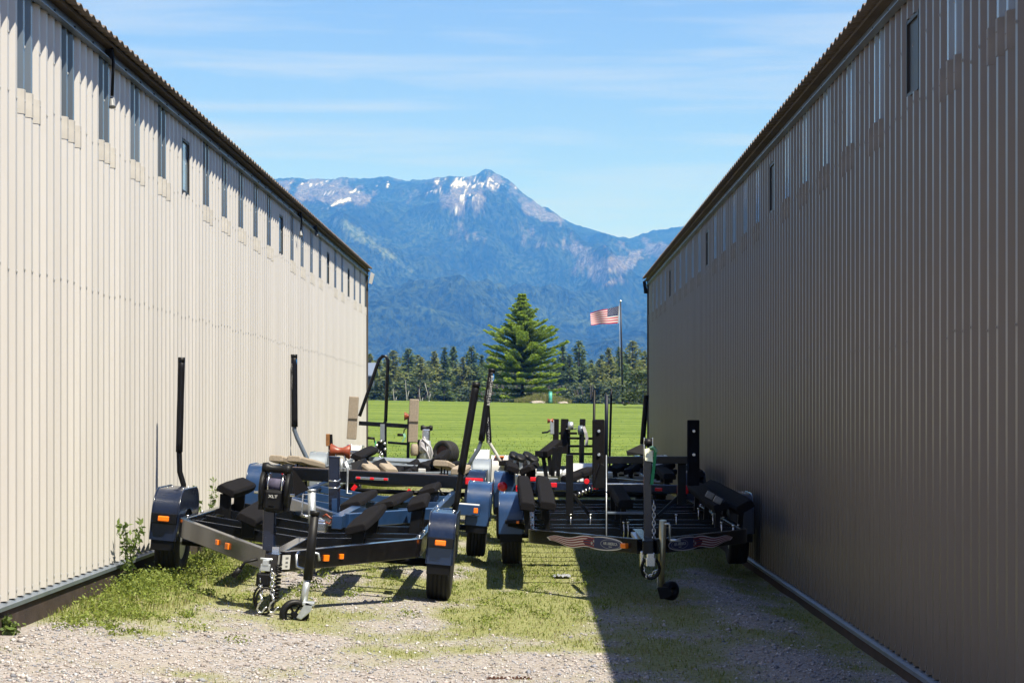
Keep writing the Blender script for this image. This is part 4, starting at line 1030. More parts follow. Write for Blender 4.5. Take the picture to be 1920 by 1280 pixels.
# winch post and winch
pb, pt_ = T1.P(504, 1046, 14.75), T1.P(506, 948, 14.75)
T1.add("winch_post", MB().beam(pb, pt_, .088, .088, (0, 1, 0)), navy, .008)
wc_ = T1.P(517, 917, 14.72); w1 = winch(T1, wc_, .235, .33)
lettering(T1, "XLT", .030, wc_ + Vector((-.005, -.092, -.050)), (1, 0, 0), (0, 0, 1), whitep, w1, 1.25)
T1.add("brand_bar", MB().box(wc_ + Vector((-.012, -.082, -.125)), (.045, .006, .012)), whitep, .002, w1)
T1.add("bow_stop", MB().prism([T1.P(540, 880, 15.0), T1.P(570, 917, 15.4), T1.P(541, 930, 15.0)], (.04, .05, 0)), carpet, .006, w1)
# coupler with cables, chains and hooks
cp = T1.P(500, 1062, 14.5)
co = T1.add("coupler", MB().box(cp, (.07, .16, .05)).box(cp + Vector((0, -.06, .035)), (.045, .05, .04)).tube([cp + Vector((-.045, -.05, .06)), cp + Vector((.045, -.05, .06))], .009, 8), galv, .01)
T1.add("actuator", MB().box(cp + Vector((-.01, -.03, -.09)), (.10, .10, .10)), blackm, .015, co)
coil = [cp + Vector((.095 + .018 * math.cos(a), -.05 + .018 * math.sin(a), .03 - .0085 * a / 2)) for a in np.linspace(0, 62, 200)]
T1.add("coiled_cable", MB().tube(coil, .007, 6), rubclean, 0, co)
loop = [cp + Vector((.02 + .065 * math.cos(a), -.08 + .012 * math.sin(2 * a), -.24 + .095 * math.sin(a))) for a in np.linspace(0, 6.283, 26)]
T1.add("cable_loop", MB().tube(loop, .009, 6).tube([p + Vector((-.02, .015, .015)) for p in loop], .008, 6), rubclean, 0, co)
T1.add("trailer_plug", MB().tube([cp + Vector((-.07, 0, .05)), cp + Vector((-.16, 0, .02)), cp + Vector((-.20, -.02, -.05))], .011, 7).tube([cp + Vector((-.19, -.02, -.03)), cp + Vector((-.235, -.02, -.09))], .022, 10), rubclean, 0, co)
def chain(T, a, b, n_, r, mat, parent, sag=.0):
    m = MB(); a, b = Vector(a), Vector(b)
    for i in range(n_):
        t = (i + .5) / n_; c = a.lerp(b, t) + Vector((0, 0, -sag * 4 * t * (1 - t))); d = (b - a).normalized(); L_ = (b - a).length / n_ * .78
        sd = d.cross(Vector((0, 1, 0)) if i % 2 else Vector((1, 0, 0))); sd.normalize()
        m.tube([c + d * L_ * math.cos(q) + sd * L_ * .55 * math.sin(q) for q in np.linspace(0, 6.283, 9)], r, 5, False)
    return T.add("safety_chain", m, mat, 0, parent)
for (px, dx) in ((486, 0), (508, .0)):
    a, b_ = T1.P(px + 2, 1066, 14.45), T1.P(px + 3, 1122, 14.40); chain(T1, a, b_, 7, .0045, chrome, co)
    h0 = b_
    hk = [h0 + Vector(q) for q in ((.0, 0, .02), (.012, 0, -.01), (-.012, 0, -.04), (-.02, 0, -.075), (-.005, 0, -.10), (.02, 0, -.095), (.035, 0, -.065), (.05, 0, -.055))]
    T1.add("hook", MB().tube(hk, .0075, 7), chrome, 0, co)
# tongue jack with pneumatic wheel
jb, jm, jt = T1.P(560, 1150, 14.35), T1.P(577, 1086, 14.35), T1.P(590, 965, 14.35)
jk = T1.add("jack", MB().tube([jm, jt], [.034, .031], 14).tube([jt, jt + (jt - jm).normalized() * .03], .036, 14), nmat("matt_black_tube", (.012, .012, .014), .5, 0, .2, 20, spec=.25))
T1.add("jack_leg", MB().tube([jb + Vector((0.02, 0, .03)), jm + (jt - jm) * .05], .027, 14), galv, 0, jk)
wc2 = T1.P(557, 1155, 14.33)
T1.add("wheel_fork", MB().prism([wc2 + Vector((.058, -.045, .115)), wc2 + Vector((.112, -.045, .10)), wc2 + Vector((.098, -.045, .045)), wc2 + Vector((.035, -.045, -.018)), wc2 + Vector((-.002, -.045, -.006))], (0, .012, 0)).box(wc2 + Vector((.075, .0, .10)), (.085, .09, .03)), galv, .006, jk)
ax = Vector((.40, -1, 0)).normalized(); wc2 = wc2 + Vector((-.022, 0, .012))
jw = T1.add("jack_wheel", MB().lathe(wc2, ax, [(-.022, .070), (-.03, .084), (-.022, .106), (0, .111), (.022, .106), (.03, .084), (.022, .070)], 30, closed=True), rubclean, 0, jk)
hub = MB().lathe(wc2, ax, [(-.026, .022), (.03, .022)], 14).lathe(wc2, ax, [(-.018, .068), (-.018, .06), (.018, .06), (.018, .068)], 24, closed=True)
sd = ax.cross(Vector((0, 0, 1))).normalized()
for k in range(6):
    a = k * math.pi / 3; hub.beam(wc2 + (sd * math.cos(a) + Vector((0, 0, 1)) * math.sin(a)) * .018, wc2 + (sd * math.cos(a) + Vector((0, 0, 1)) * math.sin(a)) * .064, .014, .02, ax)
T1.add("hub", hub, blackm, 0, jw)
T1.add("jack_clamp", MB().tube([T1.P(560, 1035, 14.5), T1.P(556, 1040, 14.45), T1.P(557, 1062, 14.45), T1.P(575, 1068, 14.42)], .011, 8).tube([T1.P(575, 1032, 14.4), T1.P(597, 1038, 14.38), T1.P(599, 1050, 14.4)], .010, 8), galv, 0, jk)
# lights and labels on the front arms
def on_arm(T, px, py, d, off=.0): return T.P(px, py, d)
def arm_at(T, s_, px, hw=.985, yc=-.70, ya=-2.12, zt=.54, za=.455, h=.15, wch=.06, out_=.03):
    """point on the outer face of a front arm that lies at photograph column px"""
    c = Vector((s_ * (hw - wch / 2), yc, zt - h / 2)); a = Vector((s_ * .05, ya, za - h / 2)); best = None
    u = (a - c); u2 = Vector((u.x, u.y, 0)).normalized(); nn = Vector((-u2.y, u2.x, 0))
    if nn.y > 0: nn = -nn
    for k in range(201):
        p = c + u * (k / 200) + nn * out_; w_ = T.M @ p; q_ = VX + F * w_.x / w_.y
        if best is None or abs(q_ - px) < best[0]: best = (abs(q_ - px), p)
    return best[1], Matrix.Rotation(math.atan2(u2.y, u2.x), 3, 'Z')
for (s_, px, big) in ((-1, 407, 0), (-1, 426, 1), (1, 612, 1), (1, 640, 0)):
    p, rot = arm_at(T1, s_, px, out_=.036); lens(T1, p, ((.06 if big else .045), .016, (.048 if big else .040)), amber, rot=rot)
lb, rt = arm_at(T1, 1, 531, out_=.034)
if (rt @ Vector((1, 0, 0))).x < 0: rt = rt @ Matrix.Rotation(math.pi, 3, 'Z')
st_ = T1.add("certification_label", MB().box(lb, (.090, .006, .105), rt), whitep)
for k, (zz, ww) in enumerate(((.036, .030), (.028, .034), (.004, .026), (-.004, .03), (-.026, .026), (-.033, .022))):
    T1.add("print", MB().box(lb + rt @ Vector((.006, -.0045, zz)), (ww, .002, .0035), rt), grey_p, 0, st_)
T1.add("latch_pin", MB().tube([T1.P(519, 1028, 14.7), T1.P(520, 1045, 14.62), T1.P(527, 1064, 14.6)], .006, 6).box(T1.P(517, 1031, 14.68), (.05, .03, .05)), chrome)
# guide poles with sleeves
d = 17.3
guide_pole(T1, [T1.P(344, 925, d), T1.P(344, 908, d), T1.P(337, 884, d), T1.P(336, 846, d), T1.P(339, 700, d)], .024, blackm, T1.P(336, 847, d), T1.P(340.5, 671, d), .030)
d = 17.4
guide_pole(T1, [T1.P(851, 962, d), T1.P(857, 938, d), T1.P(864, 890, d), T1.P(890, 730, d)], .026, blackm, T1.P(864.5, 886, d), T1.P(893, 718, d), .034)

# ---- blue trailer nosing in behind it
T2 = Trailer(-1.78, 21.4, .15, 4.6, "blue trailer nosing in behind the nearest one, amber light on its step")
rail_frame(T2, .80, -1.45, -3.35, 3.0, .56, .13, blue, za=.54, cm=(-1.2, .2, 1.8), dip=.06, tongue=(-3.7, -1.2))
for s_ in (-1, 1): wheel(T2, s_ * 1.165, 0, rimmat=chrome); fender(T2, s_ * 1.165, 0, blue, light=False)
axle(T2, 1.08)
st2 = T2.add("step", MB().box(T2.P(879, 955, 20.75), (.235, .26, .115)), blue, .008)
T2.add("tread_strip", MB().box(T2.P(879, 945, 20.75), (.225, .24, .008)), whitep, .002, st2)
lens(T2, T2.P(892, 957, 20.58), (.045, .03, .055), amber)
T2.add("outrigger", MB().beam(T2.P(862, 960, 20.9), T2.P(800, 960, 20.9), .08, .09), blue, .006)
for (a, b) in ((T2.P(655, 948, 19.6), T2.P(690, 925, 21.6)), (T2.P(718, 948, 19.6), T2.P(757, 927, 21.8))): bunk(T2, a, b, .24, .07, roll=18 if a.x < -.1 else -18, posts=(.3, .8), zbase=.5)
bunk(T2, T2.P(800, 922, 21.8), T2.P(812, 910, 24.0), .22, .07, roll=-20, posts=(.1, .6), zbase=.5, postw=.2, postmat=navy)
bunk(T2, T2.P(500, 912, 21.8), T2.P(540, 904, 24.0), .22, .07, roll=20, posts=(.1, .6), zbase=.5)
T2.add("winch_post", MB().beam(T2.P(627, 966, 18.6), T2.P(627, 857, 18.6), .098, .098, (0, 1, 0)).box(T2.P(627, 857, 18.6), (.104, .104, .02)), navy, .008)
T2.add("post_bracket", MB().beam(T2.P(627, 962, 18.52), T2.P(627, 934, 18.52), .05, .02, (0, 1, 0)), blue, .004)
for yy in (900, 913): T2.add("u_bolt", MB().tube([T2.P(616, yy + 1, 18.5), T2.P(634, yy + 2, 18.5), T2.P(638, yy - 2, 18.6)], .007, 6), chrome)
T2.add("winch_arm", MB().beam(T2.P(637, 880, 18.7), T2.P(650, 880, 18.8), .03, .03).tube([T2.P(646, 866, 18.7), T2.P(652, 880, 18.7), T2.P(650, 924, 18.7), T2.P(660, 925, 18.7)], .010, 7), galv)
T2.add("coupler", MB().box(T2.P(603, 987, 17.75), (.09, .2, .085)).box(T2.P(603, 979, 17.7), (.07, .08, .05)), chrome, .01)
T2.add("brake_line", MB().tube([T2.P(605, 968, 17.8), T2.P(612, 964, 17.8), T2.P(620, 972, 17.75), T2.P(626, 969, 17.8), T2.P(618, 982, 17.75), T2.P(610, 977, 17.8)], .010, 6), redroll)
T2.add("warning_label", MB().box(T2.P(633, 978, 18.1), (.052, .012, .075)), redp, .002)
jack(T2, T2.P(586, 1075, 18.1), T2.P(584.5, 921, 18.1), .036, galv, handle=(-.075, -.02, 0))
T2.add("crank", MB().tube([T2.P(600, 972, 17.9), T2.P(607, 976, 17.8), T2.P(609, 1008, 17.8), T2.P(618, 1012, 17.8)], .012, 7).tube([T2.P(614, 1011, 17.8), T2.P(637, 1016, 17.8)], .017, 8), galv)

# ---- black trailer with beige bunks, its rear bar with red lights this way
T3 = Trailer(-1.91, 25.6, .17, 3.0, "black trailer with beige bunks, red light bar facing the viewer")
T3.add("rear_bar", MB().beam((-1.28, -1.55, .64), (1.28, -1.55, .64), .10, .15), black, .01)
rail_frame(T3, .98, .2, 3.4, -1.5, .66, .12, black, cm=(-1.0, .2, 1.2), dip=.05)
for s_ in (-1, 1): wheel(T3, s_ * 1.16, -.1); fender(T3, s_ * 1.16, -.1, navy, top=.76, light=False)
axle(T3, 1.05, -.1)
for s_ in (-1, 1):
    T3.add("tail_light", MB().box((s_ * 1.17, -1.625, .665), (.215, .06, .085)), red, .012)
lbq = T3.add("light_bar", MB().box((-.06, -1.612, .635), (.40, .02, .032)), chrome, .004)
for k in (-1, 0, 1): T3.add("marker_light", MB().box((-.06 + k * .165, -1.628, .635), (.05, .02, .028)), red, .006, lbq)
T3.add("step_trim", MB().box((-.1, -1.55, .722), (1.9, .05, .008)), nmat("bare_edge", (.30, .22, .20), .5, .3), .002)
def bpair(pxa, pya, da, pxb, pyb, db, w=.19, T=T3, mat=beige, roll=0, posts=(.15, .5, .85), zb=.62):
    o = bunk(T, T.P(pxa, pya, da), T.P(pxb, pyb, db), w, .085, mat, roll, posts, zb, postw=.018)
bpair(517, 859, 24.4, 566, 872, 26.0); bpair(551, 860, 24.3, 598, 872, 25.8)
bpair(680, 868, 25.6, 702, 884, 24.4, .17); bpair(716, 868, 25.7, 734, 884, 24.4, .17)
bpair(826, 868, 24.5, 842, 876, 25.6, .2); bpair(857, 884, 24.3, 872, 876, 25.6, .17)
for (px, d) in ((676, 25.2), (712, 25.3)): T3.add("bunk_support", MB().prism([T3.P(px - 18, 868, d), T3.P(px + 8, 858, d), T3.P(px + 26, 886, d - .4), T3.P(px - 14, 890, d - .4)], (0, .05, 0)), blackm, .004)
T3.add("bow_post", MB().beam(T3.P(622, 892, 24.8), T3.P(619, 814, 24.8), .055, .04, (0, 1, 0)), blackm, .004)
T3.add("bow_block", MB().beam(T3.P(615, 836, 24.8), T3.P(615, 813, 24.8), .045, .09, (0, 1, 0)), wood, .006)
rc = T3.P(638, 846, 24.7)
T3.add("keel_roller", MB().lathe(rc, (1, 0, .0), [(-.125, .085), (-.115, .095), (-.03, .05), (.03, .05), (.115, .095), (.125, .085)], 22), redroll)
T3.add("roller_bracket", MB().box(rc + Vector((-.05, -.02, -.06)), (.014, .05, .22)).box(rc + Vector((.06, -.02, -.08)), (.014, .05, .24)).tube([rc + Vector((-.15, 0, 0)), rc + Vector((.15, 0, 0))], .014, 8), chrome)
T3.add("winch_frame", MB().tube([T3.P(640, 860, 24.5), T3.P(640, 888, 24.5)], .02, 8).tube([T3.P(648, 864, 24.5), T3.P(655, 880, 24.5), T3.P(652, 890, 24.5)], .014, 8), galv)
for (px, py) in ((664, 914), (766, 922)): T3.add("reflector", MB().box(T3.P(px, py, 24.2), (.05, .008, .075), Matrix.Rotation(R(35), 3, 'Y')), red, .002)
T3.add("cable", MB().tube([T3.P(820, 912, 24.2), T3.P(835, 932, 24.2), T3.P(850, 924, 24.2), T3.P(868, 935, 24.2)], .012, 6), rubclean)

# ---- grey aluminium trailer
T4 = Trailer(-1.90, 28.4, .17, 2.4, "light grey trailer with grey bent guide poles behind the beige bunks")
rail_frame(T4, 1.0, -.9, -2.4, 2.8, .66, .14, alu, cm=(-.5, .5, 1.5, 2.5), dip=.0, tongue=(-2.9, -1.2))
for s_ in (-1, 1): wheel(T4, s_ * 1.15, 0); fender(T4, s_ * 1.15, 0, alu, top=.82, light=False)
axle(T4, 1.05)
T4.add("deck_plate", MB().box((0.1, -.55, .70), (1.7, .22, .02)), alu, .004); T4.add("deck_plate", MB().box((-.25, 1.4, .72), (1.2, .35, .02), Matrix.Rotation(R(6), 3, 'X')), alu, .004)
for s_, xa in ((-1, .55), (1, .55)): bunk(T4, (s_ * xa, -1.2, .80), (s_ * xa, 1.8, .86), .16, .08, roll=-20 * s_, posts=(.1, .6), zbase=.66)
bunk(T4, T4.P(768, 888, 27.3), T4.P(775, 868, 28.8), .2, .09, roll=-30, posts=(.2,), zbase=.66); bunk(T4, T4.P(795, 876, 27.2), T4.P(825, 868, 28.6), .2, .09, roll=20, posts=(.2,), zbase=.66)
for (a, b, ro) in (((612, 884, 26.6), (640, 872, 28.4), 10), ((742, 886, 26.6), (752, 874, 28.6), -10), ((850, 874, 27.6), (862, 868, 29), 0)): bunk(T4, T4.P(*a), T4.P(*b), .15, .08, None, ro, (.2, .8), .66)
T4.add("brake_line", MB().tube([T4.P(742, 892, 26.4), T4.P(750, 882, 26.5), T4.P(760, 890, 26.4), T4.P(768, 880, 26.5), T4.P(776, 890, 26.4)], .012, 6).tube([T4.P(690, 892, 26.4), T4.P(700, 880, 26.5), T4.P(706, 890, 26.4)], .012, 6), rubclean)
T4.add("junction_box", MB().box(T4.P(791, 885, 26.6), (.10, .06, .10)), white, .01)
d = 27.2
gp = guide_pole(T4, [T4.P(579, 868, d), T4.P(574, 856, d), T4.P(557, 820, d), T4.P(552, 806, d), T4.P(552, 700, d)], .030, steelgr, T4.P(552.3, 800, d), T4.P(551.5, 665, d), .044)
curved_text(T4, "SEATTLEBOAT", .055, T4.P(551.7, 687, d), T4.P(551.9, 724, d), .044, .95, whitep, gp); 
def logo(T, c, r, ang, par, d):
    m = MB(); vs = []
    for k in range(14):
        a = 6.283 * k / 14; vs.append((math.cos(a), math.sin(a)))
    f0 = Vector((math.sin(ang), -math.cos(ang), 0)); s0 = Vector((math.cos(ang), math.sin(ang), 0))
    m.add([c + f0 * (.046 - .012 * abs(x_)) + s0 * x_ * .026 + Vector((0, 0, z_ * .05)) for x_, z_ in vs], [list(range(14))])
    T.add("logo", m, bluelogo, 0, par)
logo(T4, T4.P(551.6, 680, d), .05, .8, gp, d)
gp = guide_pole(T4, [T4.P(876, 880, d), T4.P(884, 862, d), T4.P(897, 842, d), T4.P(902, 828, d), T4.P(918, 720, d)], .028, steelgr, T4.P(902.5, 826, d), T4.P(922.5, 692, d), .045)
curved_text(T4, "SEATTLEBOAT", .055, T4.P(920, 716, d), T4.P(915.5, 748, d), .045, .75, whitep, gp); curved_text(T4, "BOATINGSEATTLE", .05, T4.P(921, 716, d), T4.P(916.5, 748, d), .045, -.2, whitep, gp)
logo(T4, T4.P(921.5, 707, d), .05, .6, gp, d)

# ---- far trailer with upright beige pads and the tall bent pipe
T5 = Trailer(-1.95, 33.6, .16, 2.0, "far trailer with upright beige pads and a tall bent black pipe")
rail_frame(T5, 1.0, -.9, -2.4, 2.4, .60, .13, steelgr, cm=(-.4, .6, 1.6), tongue=(-3.2, -1.2))
for s_ in (-1, 1):
    wheel(T5, s_ * 1.07, 0); fender(T5, s_ * 1.07, 0, white, top=.86, rnd=.34, light=False)
axle(T5, 1.0)
d = 33.0
def bar(T, a, b, w=.045, mat=None, name="upright", dd=None, h=None):
    dd = dd or d; pa, pb_ = T.P(*a, dd), T.P(*b, dd); return T.add(name, MB().beam(pa, pb_, w, h or w, (0, 1, 0)), mat or black, .004)
bar(T5, (673, 793), (770, 799), .07, name="crossbar"); bar(T5, (722, 790), (722, 892), .055); bar(T5, (767, 780), (764, 895), .05); bar(T5, (727, 829), (765, 832), .04, name="brace"); bar(T5, (727, 863), (764, 866), .04, name="brace"); bar(T5, (787, 824), (783, 895), .075)
T5.add("bent_pipe", MB().tube([T5.P(674, 780, d), T5.P(690, 735, d), T5.P(706, 688, d), T5.P(711, 674, d), T5.P(717, 668, d), T5.P(724, 668, d), T5.P(727.5, 676, d), T5.P(726.5, 700, d), T5.P(723, 790, d)], .030, 10), black)
for (a, b, c) in (((664, 743), (659, 823), .155), ((777, 748), (774, 829), .155)):
    pd = T5.add("upright_pad", MB().beam(T5.P(*b, d - .1), T5.P(*a, d - .1), c, .09, (0, 1, 0)), beige, .012)
    m_ = T5.P((a[0] + b[0]) / 2, (a[1] + b[1]) / 2 + 1, d - .155); T5.add("seam_band", MB().box(m_, (c + .004, .012, .02)), nmat("seam", (.30, .25, .19), .9), .003, pd)
bar(T5, (717, 795), (717, 826), .07, alu, "jack_plate", d - .1)
jc = T5.P(715, 838, d - .2)
jk = T5.add("winch", MB().box(jc, (.14, .1, .2)), blackm, .01)
for q in ((-.07, .03), (.06, .06), (-.05, -.06), (.07, -.03), (0, .1), (.02, -.12), (-.09, -.01)):
    T5.add("bolt", MB().lathe(jc + Vector((q[0], -.06, q[1])), (0, -1, 0), [(0, .026), (.03, .026), (.03, .012), (.06, .012)], 8), chrome, 0, jk)
chain(T5, jc + Vector((0, -.08, -.08)), jc + Vector((-.03, -.08, -.32)), 6, .010, chrome, jk)
T5.add("winch_handle", MB().tube([jc + Vector((-.05, -.05, .0)), jc + Vector((-.11, -.05, .08)), jc + Vector((-.12, -.05, .14))], .012, 6).tube([jc + Vector((-.11, -.06, .14)), jc + Vector((-.23, -.06, .145))], .020, 8), blackm, 0, jk)
T5.add("green_ribbon", MB().strip([jc + Vector((-.10, -.07, .10)), jc + Vector((-.11, -.08, .0)), jc + Vector((-.09, -.08, -.06))], (.02, 0, 0)).strip([jc + Vector((.04, -.1, -.25)), jc + Vector((.09, -.1, -.29)), jc + Vector((.13, -.1, -.36))], (.01, 0, .035)), green, 0, jk)
T5.add("roller", MB().lathe(T5.P(764, 780, d - .1), (1, 0, 0), [(-.05, .075), (-.03, .06), (.03, .03), (.05, .03)], 16), redroll)
hp_ = T5.P(752, 815, d - .2)
T5.add("crank", MB().tube([hp_ + Vector((-.06, 0, 0)), hp_ + Vector((.04, 0, 0))], .022, 8).tube([hp_ + Vector((.04, 0, 0)), hp_ + Vector((.05, 0, .09)), hp_ + Vector((.1, 0, .12))], .010, 6), blackm)
T5.add("green_ribbon", MB().strip([hp_ + Vector((.03, -.02, .02)), hp_ + Vector((.05, -.03, -.04)), hp_ + Vector((.01, -.02, -.12))], (.035, 0, .012)), nmat("pale_green_ribbon", (.35, .72, .50), .6), 0)
# galvanised jack with taped strap, canvas bag and spare wheel
jr = T5.add("jack", MB().tube([T5.P(798, 872, d), T5.P(798, 826, d)], [.14, .08], 14), galv)
T5.add("jack_head", MB().box(T5.P(799, 815, d), (.13, .12, .2)), chrome, .02, jr)
T5.add("jack_roller", MB().lathe(T5.P(800, 802, d), (1, 0, 0), [(-.10, .035), (-.06, .05), (-.03, .03), (.03, .03), (.06, .05), (.10, .035)], 16), rubclean, 0, jr)
T5.add("strap_tangle", MB().tube([T5.P(792, 822, d - .15), T5.P(800, 830, d - .16), T5.P(808, 838, d - .15), T5.P(811, 850, d - .15), T5.P(807, 864, d - .15), T5.P(800, 846, d - .18), T5.P(790, 836, d - .16), T5.P(790, 846, d - .16)], .016, 6).tube([T5.P(795, 818, d - .15), T5.P(804, 842, d - .15), T5.P(802, 868, d - .15)], .013, 6), straw, 0, jr)
for (px, py, mt_, sz) in ((777, 843, beige, (.10, .1, .2)), (793, 836, straw, (.09, .1, .22))): T5.add("canvas_bag", MB().lathe(T5.P(px, py, d - .1), (0, 0, 1), [(-sz[2] * .5, .05), (-sz[2] * .3, .07), (sz[2] * .2, .065), (sz[2] * .5, .045)], 10), mt_)
sw = T5.P(836, 849, d)
so = link(bpy.data.objects.new("spare_tyre", TYRE), T5.root); so.location = sw; so.rotation_euler = (0, R(2), R(52)); so.scale = (1.15, .62, .62); so["label"] = "spare tyre standing on the frame"
sr = link(bpy.data.objects.new("rim", RIM.copy()), so); sr.data.materials.clear(); sr.data.materials.append(rust)


# ---- trailer with the flag decals, half in the building's shade
T6 = Trailer(.95, 20.7, .03, 0.0, "black trailer with flag decals on its nose, half in shade")
rail_frame(T6, .99, -2.75, -4.15, 3.9, .52, .125, black, cm=(-2.2, -.8, .5, 1.9, 3.8), tongue=(-4.3, -2.6), apex=.06)
for y in (-1.5, 1.2, 2.8): T6.add("crossmember", MB().beam((-.93, y, .455), (.93, y, .455), .05, .075), black, .005)
for s_ in (-1, 1): wheel(T6, s_ * 1.17, 0); fender(T6, s_ * 1.17, 0, blue if s_ < 0 else navy, light=False, top=.74, low=.34)  # sunlight on the left fender is put into its lighter blue
axle(T6, 1.08)
st6 = T6.add("step", MB().box((-1.10, -.60, .47), (.26, .20, .035)).beam((-1.2, -.6, .45), (-.98, -.55, .40), .03, .05), blackm, .006)
lens(T6, (-1.10, -.71, .47), (.03, .03, .028), amber)
for (a, b, w_, ro) in (((990, 950, 17.7), (981, 897, 22.8), .145, 8), ((1027, 948, 17.8), (1017, 898, 22.8), .16, 8), ((1173, 945, 18.3), (1146, 902, 22.6), .15, 0), ((1397, 950, 18.3), (1326, 909, 23.0), .19, -30), ((1352, 950, 18.4), (1300, 909, 22.4), .16, -20)):
    bunk(T6, T6.P(*a), T6.P(*b), w_, .085, None, ro, (.12, .5, .88), .46, postw=.05)
for (px, py, d) in ((1331, 928, 18.5), (1346, 937, 18.1)): T6.add("bunk_bracket", MB().box(T6.P(px, py, d - .05), (.075, .03, .06), Matrix.Rotation(R(28), 3, 'Y')), nmat("worn_zinc", (.36, .35, .33), .5, .4, .15, 30), .006)
# bolts that clamp the crossmembers
for (px, y) in ((1070, -.8), (1107, -.8), (1170, -2.2), (1178, -2.2), (1268, -.8), (1310, .5), (1337, -.8), (1353, -2.2), (1375, -2.72)):
    dd = 20.7 + y - .04; p = T6.P(px, 975, dd); T6.add("clamp_bolt", MB().tube([(p.x, p.y, .38), (p.x, p.y, .555)], .007, 6).lathe((p.x, p.y, .545), (0, 0, 1), [(0, .015), (.014, .015)], 6), chrome)
# bow uprights, bar and legs
d = 20.4
for (x0_, y0_, y1_) in ((1122, 915, 786), (1300, 910, 787)):
    u_ = T6.add("upright_pad", MB().beam(T6.P(x0_, y0_, d), T6.P(x0_, y1_, d), .125, .06, (0, 1, 0)), carpet, .012)
    for yy in (808, 852): T6.add("bolt", MB().lathe(T6.P(x0_ + 1, yy, d - .035), (0, -1, 0), [(0, .02), (.012, .014)], 10), chrome, 0, u_)
bar(T6, (1137, 862), (1310, 862), .075, black, "crossbar", d + .05)
bar(T6, (1068, 966), (1068, 852), .075, blackm, "upright", d + .1); bar(T6, (1278, 945), (1278, 868), .085, blackm, "upright", d + .1)
bar(T6, (1073, 925), (1106, 966), .03, blackm, "brace", d + .1); bar(T6, (1272, 930), (1234, 966), .03, blackm, "brace", d + .1)
T6.add("side_plate", MB().prism([T6.P(1112, 915, d - .06), T6.P(1134, 915, d - .06), T6.P(1134, 872, d - .06), T6.P(1126, 868, d - .06)], (0, .03, 0)), blackm, .004)
T6.add("sunlit_edge_line", MB().tube([T6.P(1137, 853, 17.6), T6.P(1137, 1022, 17.2)], .005, 6), galv)  # thin rod added to draw the bright sunlit line at the post's edge
bar(T6, (1138, 907), (1206, 907), .014, chrome, "cross_rod", 17.4); bar(T6, (1138, 961), (1206, 962), .022, steelgr, "cross_rod", 18.2)
# winch post, winch with hang tag and ribbon
dw = 16.75
T6.add("winch_post", MB().beam(T6.P(1215, 1040, dw), T6.P(1214, 858, dw), .068, .068, (0, 1, 0)), navy, .006)
w6 = T6.add("winch", MB().box(T6.P(1215, 852, dw), (.07, .09, .10)), blackm, .008)
for px in (1207.5, 1223): T6.add("cheek_plate", MB().beam(T6.P(px, 860, dw), T6.P(px + .6, 820, dw), .010, .06, (0, 1, 0)), chrome, .003, w6)
T6.add("bow_roller", MB().lathe(T6.P(1215, 829, dw), (1, 0, 0), [(-.034, .034), (.034, .034)], 16), rubclean, 0, w6)
T6.add("hang_tag", MB().prism([T6.P(1208.5, 841, dw - .09), T6.P(1222, 839, dw - .09), T6.P(1224.5, 866, dw - .11), T6.P(1209.5, 863, dw - .1)], (0, .004, 0)), tag_y, 0, w6)
T6.add("green_ribbon", MB().strip([T6.P(1218, 843, dw - .1), T6.P(1223, 837, dw - .12), T6.P(1226, 846, dw - .12), T6.P(1223, 876, dw - .1), T6.P(1219, 908, dw - .1)], (.026, .004, 0)), green, 0, w6)
T6.add("tie_knot", MB().tube([T6.P(1218, 840, dw - .12), T6.P(1224, 837, dw - .13), T6.P(1230, 843, dw - .12), T6.P(1231, 847, dw - .12)], .010, 7), nmat("pale_green_ribbon", (.35, .72, .50), .6), 0, w6)
T6.add("bow_plate", MB().prism([T6.P(1174, 845, 18.0), T6.P(1202, 832, 17.2), T6.P(1208, 838, 17.0), T6.P(1206, 852, 17.0), T6.P(1176, 854, 18.0)], (0.02, .05, 0)), blackm, .004)
chain(T6, T6.P(1225.5, 940, dw - .02), T6.P(1226, 1036, dw - .04), 13, .005, chrome, w6)
T6.add("tongue_brace", MB().beam(T6.P(1188, 1000, 17.6), T6.P(1204, 1022, 17.0), .05, .03), galv, .004)
# coupler and swivel jack
c6 = T6.P(1219, 1052, 16.5)
cq = T6.add("coupler", MB().box(c6, (.085, .2, .08)).box(c6 + Vector((0, -.06, .05)), (.07, .08, .06)).box(c6 + Vector((-.07, 0, .02)), (.03, .1, .14)), chrome, .01)
loop = [c6 + Vector((.0 + .075 * math.cos(a), -.06 + .01 * math.sin(2 * a), -.05 + .085 * math.sin(a))) for a in np.linspace(0, 6.283, 26)]
T6.add("cable_loop", MB().tube(loop, .013, 7), rubclean, 0, cq)
chain(T6, c6 + Vector((-.07, -.05, -.02)), c6 + Vector((-.03, -.05, -.14)), 5, .006, chrome, cq); chain(T6, c6 + Vector((-.03, -.05, -.14)), c6 + Vector((.06, -.05, -.06)), 5, .006, chrome, cq)
ju = T6.P(1243, 975, 16.55)
j6 = T6.add("jack", MB().tube([T6.P(1241, 1102, 16.6), T6.P(1241, 1045, 16.6), ju], [.020, .028, .030], 14), nmat("yellow_zinc", (.50, .43, .25), .35, .7, .1, 20))
T6.add("jack_handle", MB().tube([T6.P(1246, 982, 16.5), T6.P(1254, 981, 16.5), T6.P(1256, 985, 16.5), T6.P(1256, 1012, 16.5)], .009, 7).tube([T6.P(1256, 1012, 16.5), T6.P(1276, 1013, 16.5)], .013, 8), galv, 0, j6)
T6.add("pull_rod", MB().tube([T6.P(1233, 1075, 16.55), T6.P(1233, 1104, 16.55)], .006, 6), galv, 0, j6)
jwc = T6.P(1257, 1116, 16.6); jwc.z = .085
